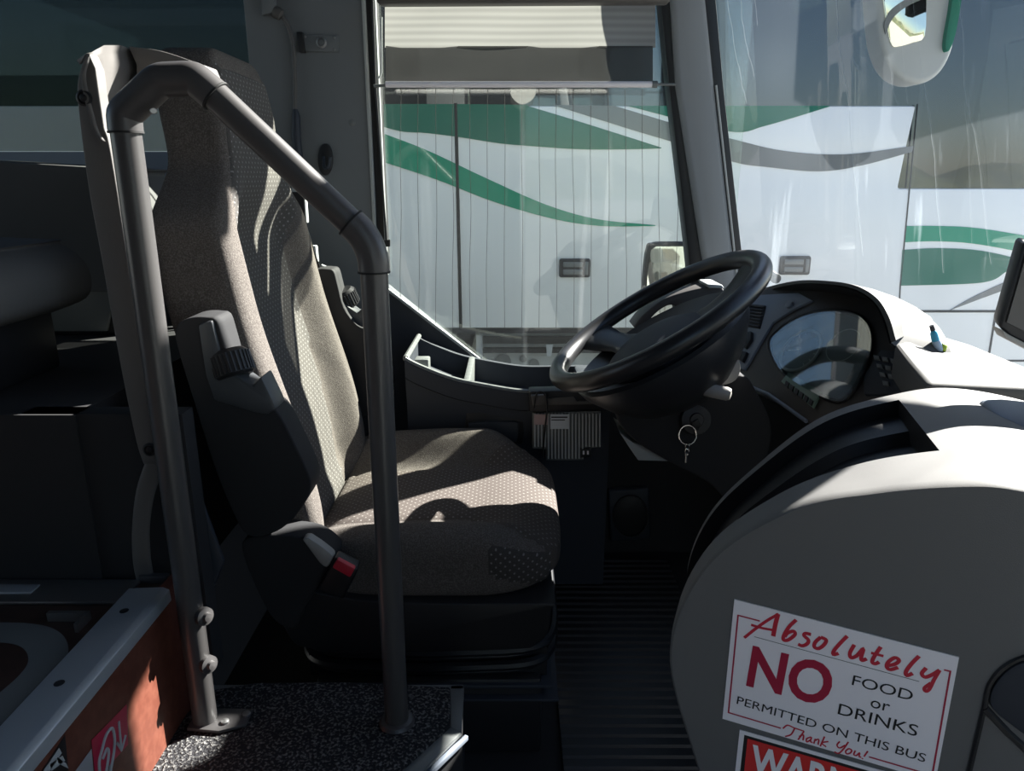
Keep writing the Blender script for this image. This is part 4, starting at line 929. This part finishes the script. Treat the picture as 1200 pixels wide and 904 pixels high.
blob('body', [B+V((.007, 0, .003)), B+V((.004, 0, .010)), B+V((-.002, 0, .022)), B+V((-.006, 0, .030))], [.004, .0075, .007, .003], MY['pale'], ty)
blob('wing', [B+V((-.012, .004, .003)), B+V((-.012, .003, .010)), B+V((-.008, .002, .018))], [.003, .007, .002], MY['grn'], ty)
blob('wing', [B+V((.012, -.002, .006)), B+V((.010, -.002, .014)), B+V((.006, -.002, .020))], [.003, .006, .002], MY['grn'], ty)
blob('neck', [B+V((-.003, 0, .024)), B+V((-.008, 0, .036)), B+V((-.010, 0, .042))], [.006, .0055, .003], MY['blue'], ty)
blob('cap', [B+V((-.010, 0, .041)), B+V((-.014, 0, .049))], [.004, .0035], M['navy'], ty)
# ================================================================ PASSENGER SEATING AT THE LEFT
def pseat(cx, cy, z0, label, w, h):
    t = thing('passenger_seat', label, 'seat', (cx, cy, z0), None)
    o = cat2([(-w, .0), (-w, h), (-.04, h), (.0, h*.93), (.035, h*.70), (.045, h*.4), (.03, h*.12), (-.03, -.01)], 4)
    MB().prism([V((cx+x, cy, z0+.105+z)) for x, z in o], (0, .24, 0), .03, 4).build('cushion', mat('dark_passenger_seat_fabric', (.11, .11, .112), .9, spec=.1), t)
    MB().bx((cx-w, cy+.02, z0), (cx-.02, cy+.22, z0+.11), .008).build('pedestal', M['black'], t)
    MB().prism([V((cx-w, cy+.01, z0+.10)), V((cx-.03, cy+.01, z0+.10)), V((cx-.06, cy+.01, z0+.01)), V((cx-w, cy+.01, z0+.01))], (0, .01, 0), .003).build('lit_front_plate', M['swoosh'], t)  # paler grey paints in the lit front of the pedestal
    return t
a = aY(8, 480, 1.07)
p1 = pseat(a.x-.01, 1.05, .7275, 'rounded dark passenger seat front at the left edge, nearest the aisle', .5, .118)
p2 = pseat(-.80, 1.52, .7275, 'dark passenger seat by the tinted side window, behind the aisle one', .6, .24)
# ================================================================ CAMERA AND LIGHT
cd = bpy.data.cameras.new('camera'); co_ = bpy.data.objects.new('camera', cd); C.objects.link(co_)
cd.sensor_width = 36; cd.lens = F*36/1200; cd.clip_start = .02
co_.location = CAM; co_.rotation_euler = (PI/2-PITCH, 0, 0)
bpy.context.scene.camera = co_
sd = V((-1, -.75, -.91)).normalized()          # direction the sunlight travels
sl_ = bpy.data.lights.new('sun', 'SUN'); sl_.energy = 31.5; sl_.angle = .0093; sl_.color = (1, .93, .85)
so_ = bpy.data.objects.new('sun', sl_); C.objects.link(so_); so_.rotation_euler = sd.to_track_quat('-Z', 'Y').to_euler(); so_.location = (5, 0, 8)
wd = bpy.data.worlds.new('sky'); bpy.context.scene.world = wd; wd.use_nodes = True
nt = wd.node_tree; nt.nodes.clear(); out = nt.nodes.new('ShaderNodeOutputWorld'); bg = nt.nodes.new('ShaderNodeBackground')
sk = nt.nodes.new('ShaderNodeTexSky'); sk.sky_type = 'NISHITA'; sk.sun_disc = False
sk.sun_elevation = math.asin(-sd.z); sk.sun_rotation = math.atan2(-sd.x, -sd.y); sk.altitude = 100; sk.dust_density = .6; sk.ozone_density = 2.
bg.inputs[1].default_value = .19
nt.links.new(sk.outputs[0], bg.inputs[0]); nt.links.new(bg.outputs[0], out.inputs[0])
sc_ = bpy.context.scene
sc_.view_settings.view_transform = 'Standard'; sc_.view_settings.look = 'None'; sc_.view_settings.exposure = .2; sc_.view_settings.gamma = 1; sc_.view_settings.use_curve_mapping = False
cy_ = sc_.cycles; cy_.use_denoising = True; cy_.max_bounces = 10; cy_.diffuse_bounces = 5; cy_.glossy_bounces = 4; cy_.transparent_max_bounces = 16; cy_.sample_clamp_indirect = 6
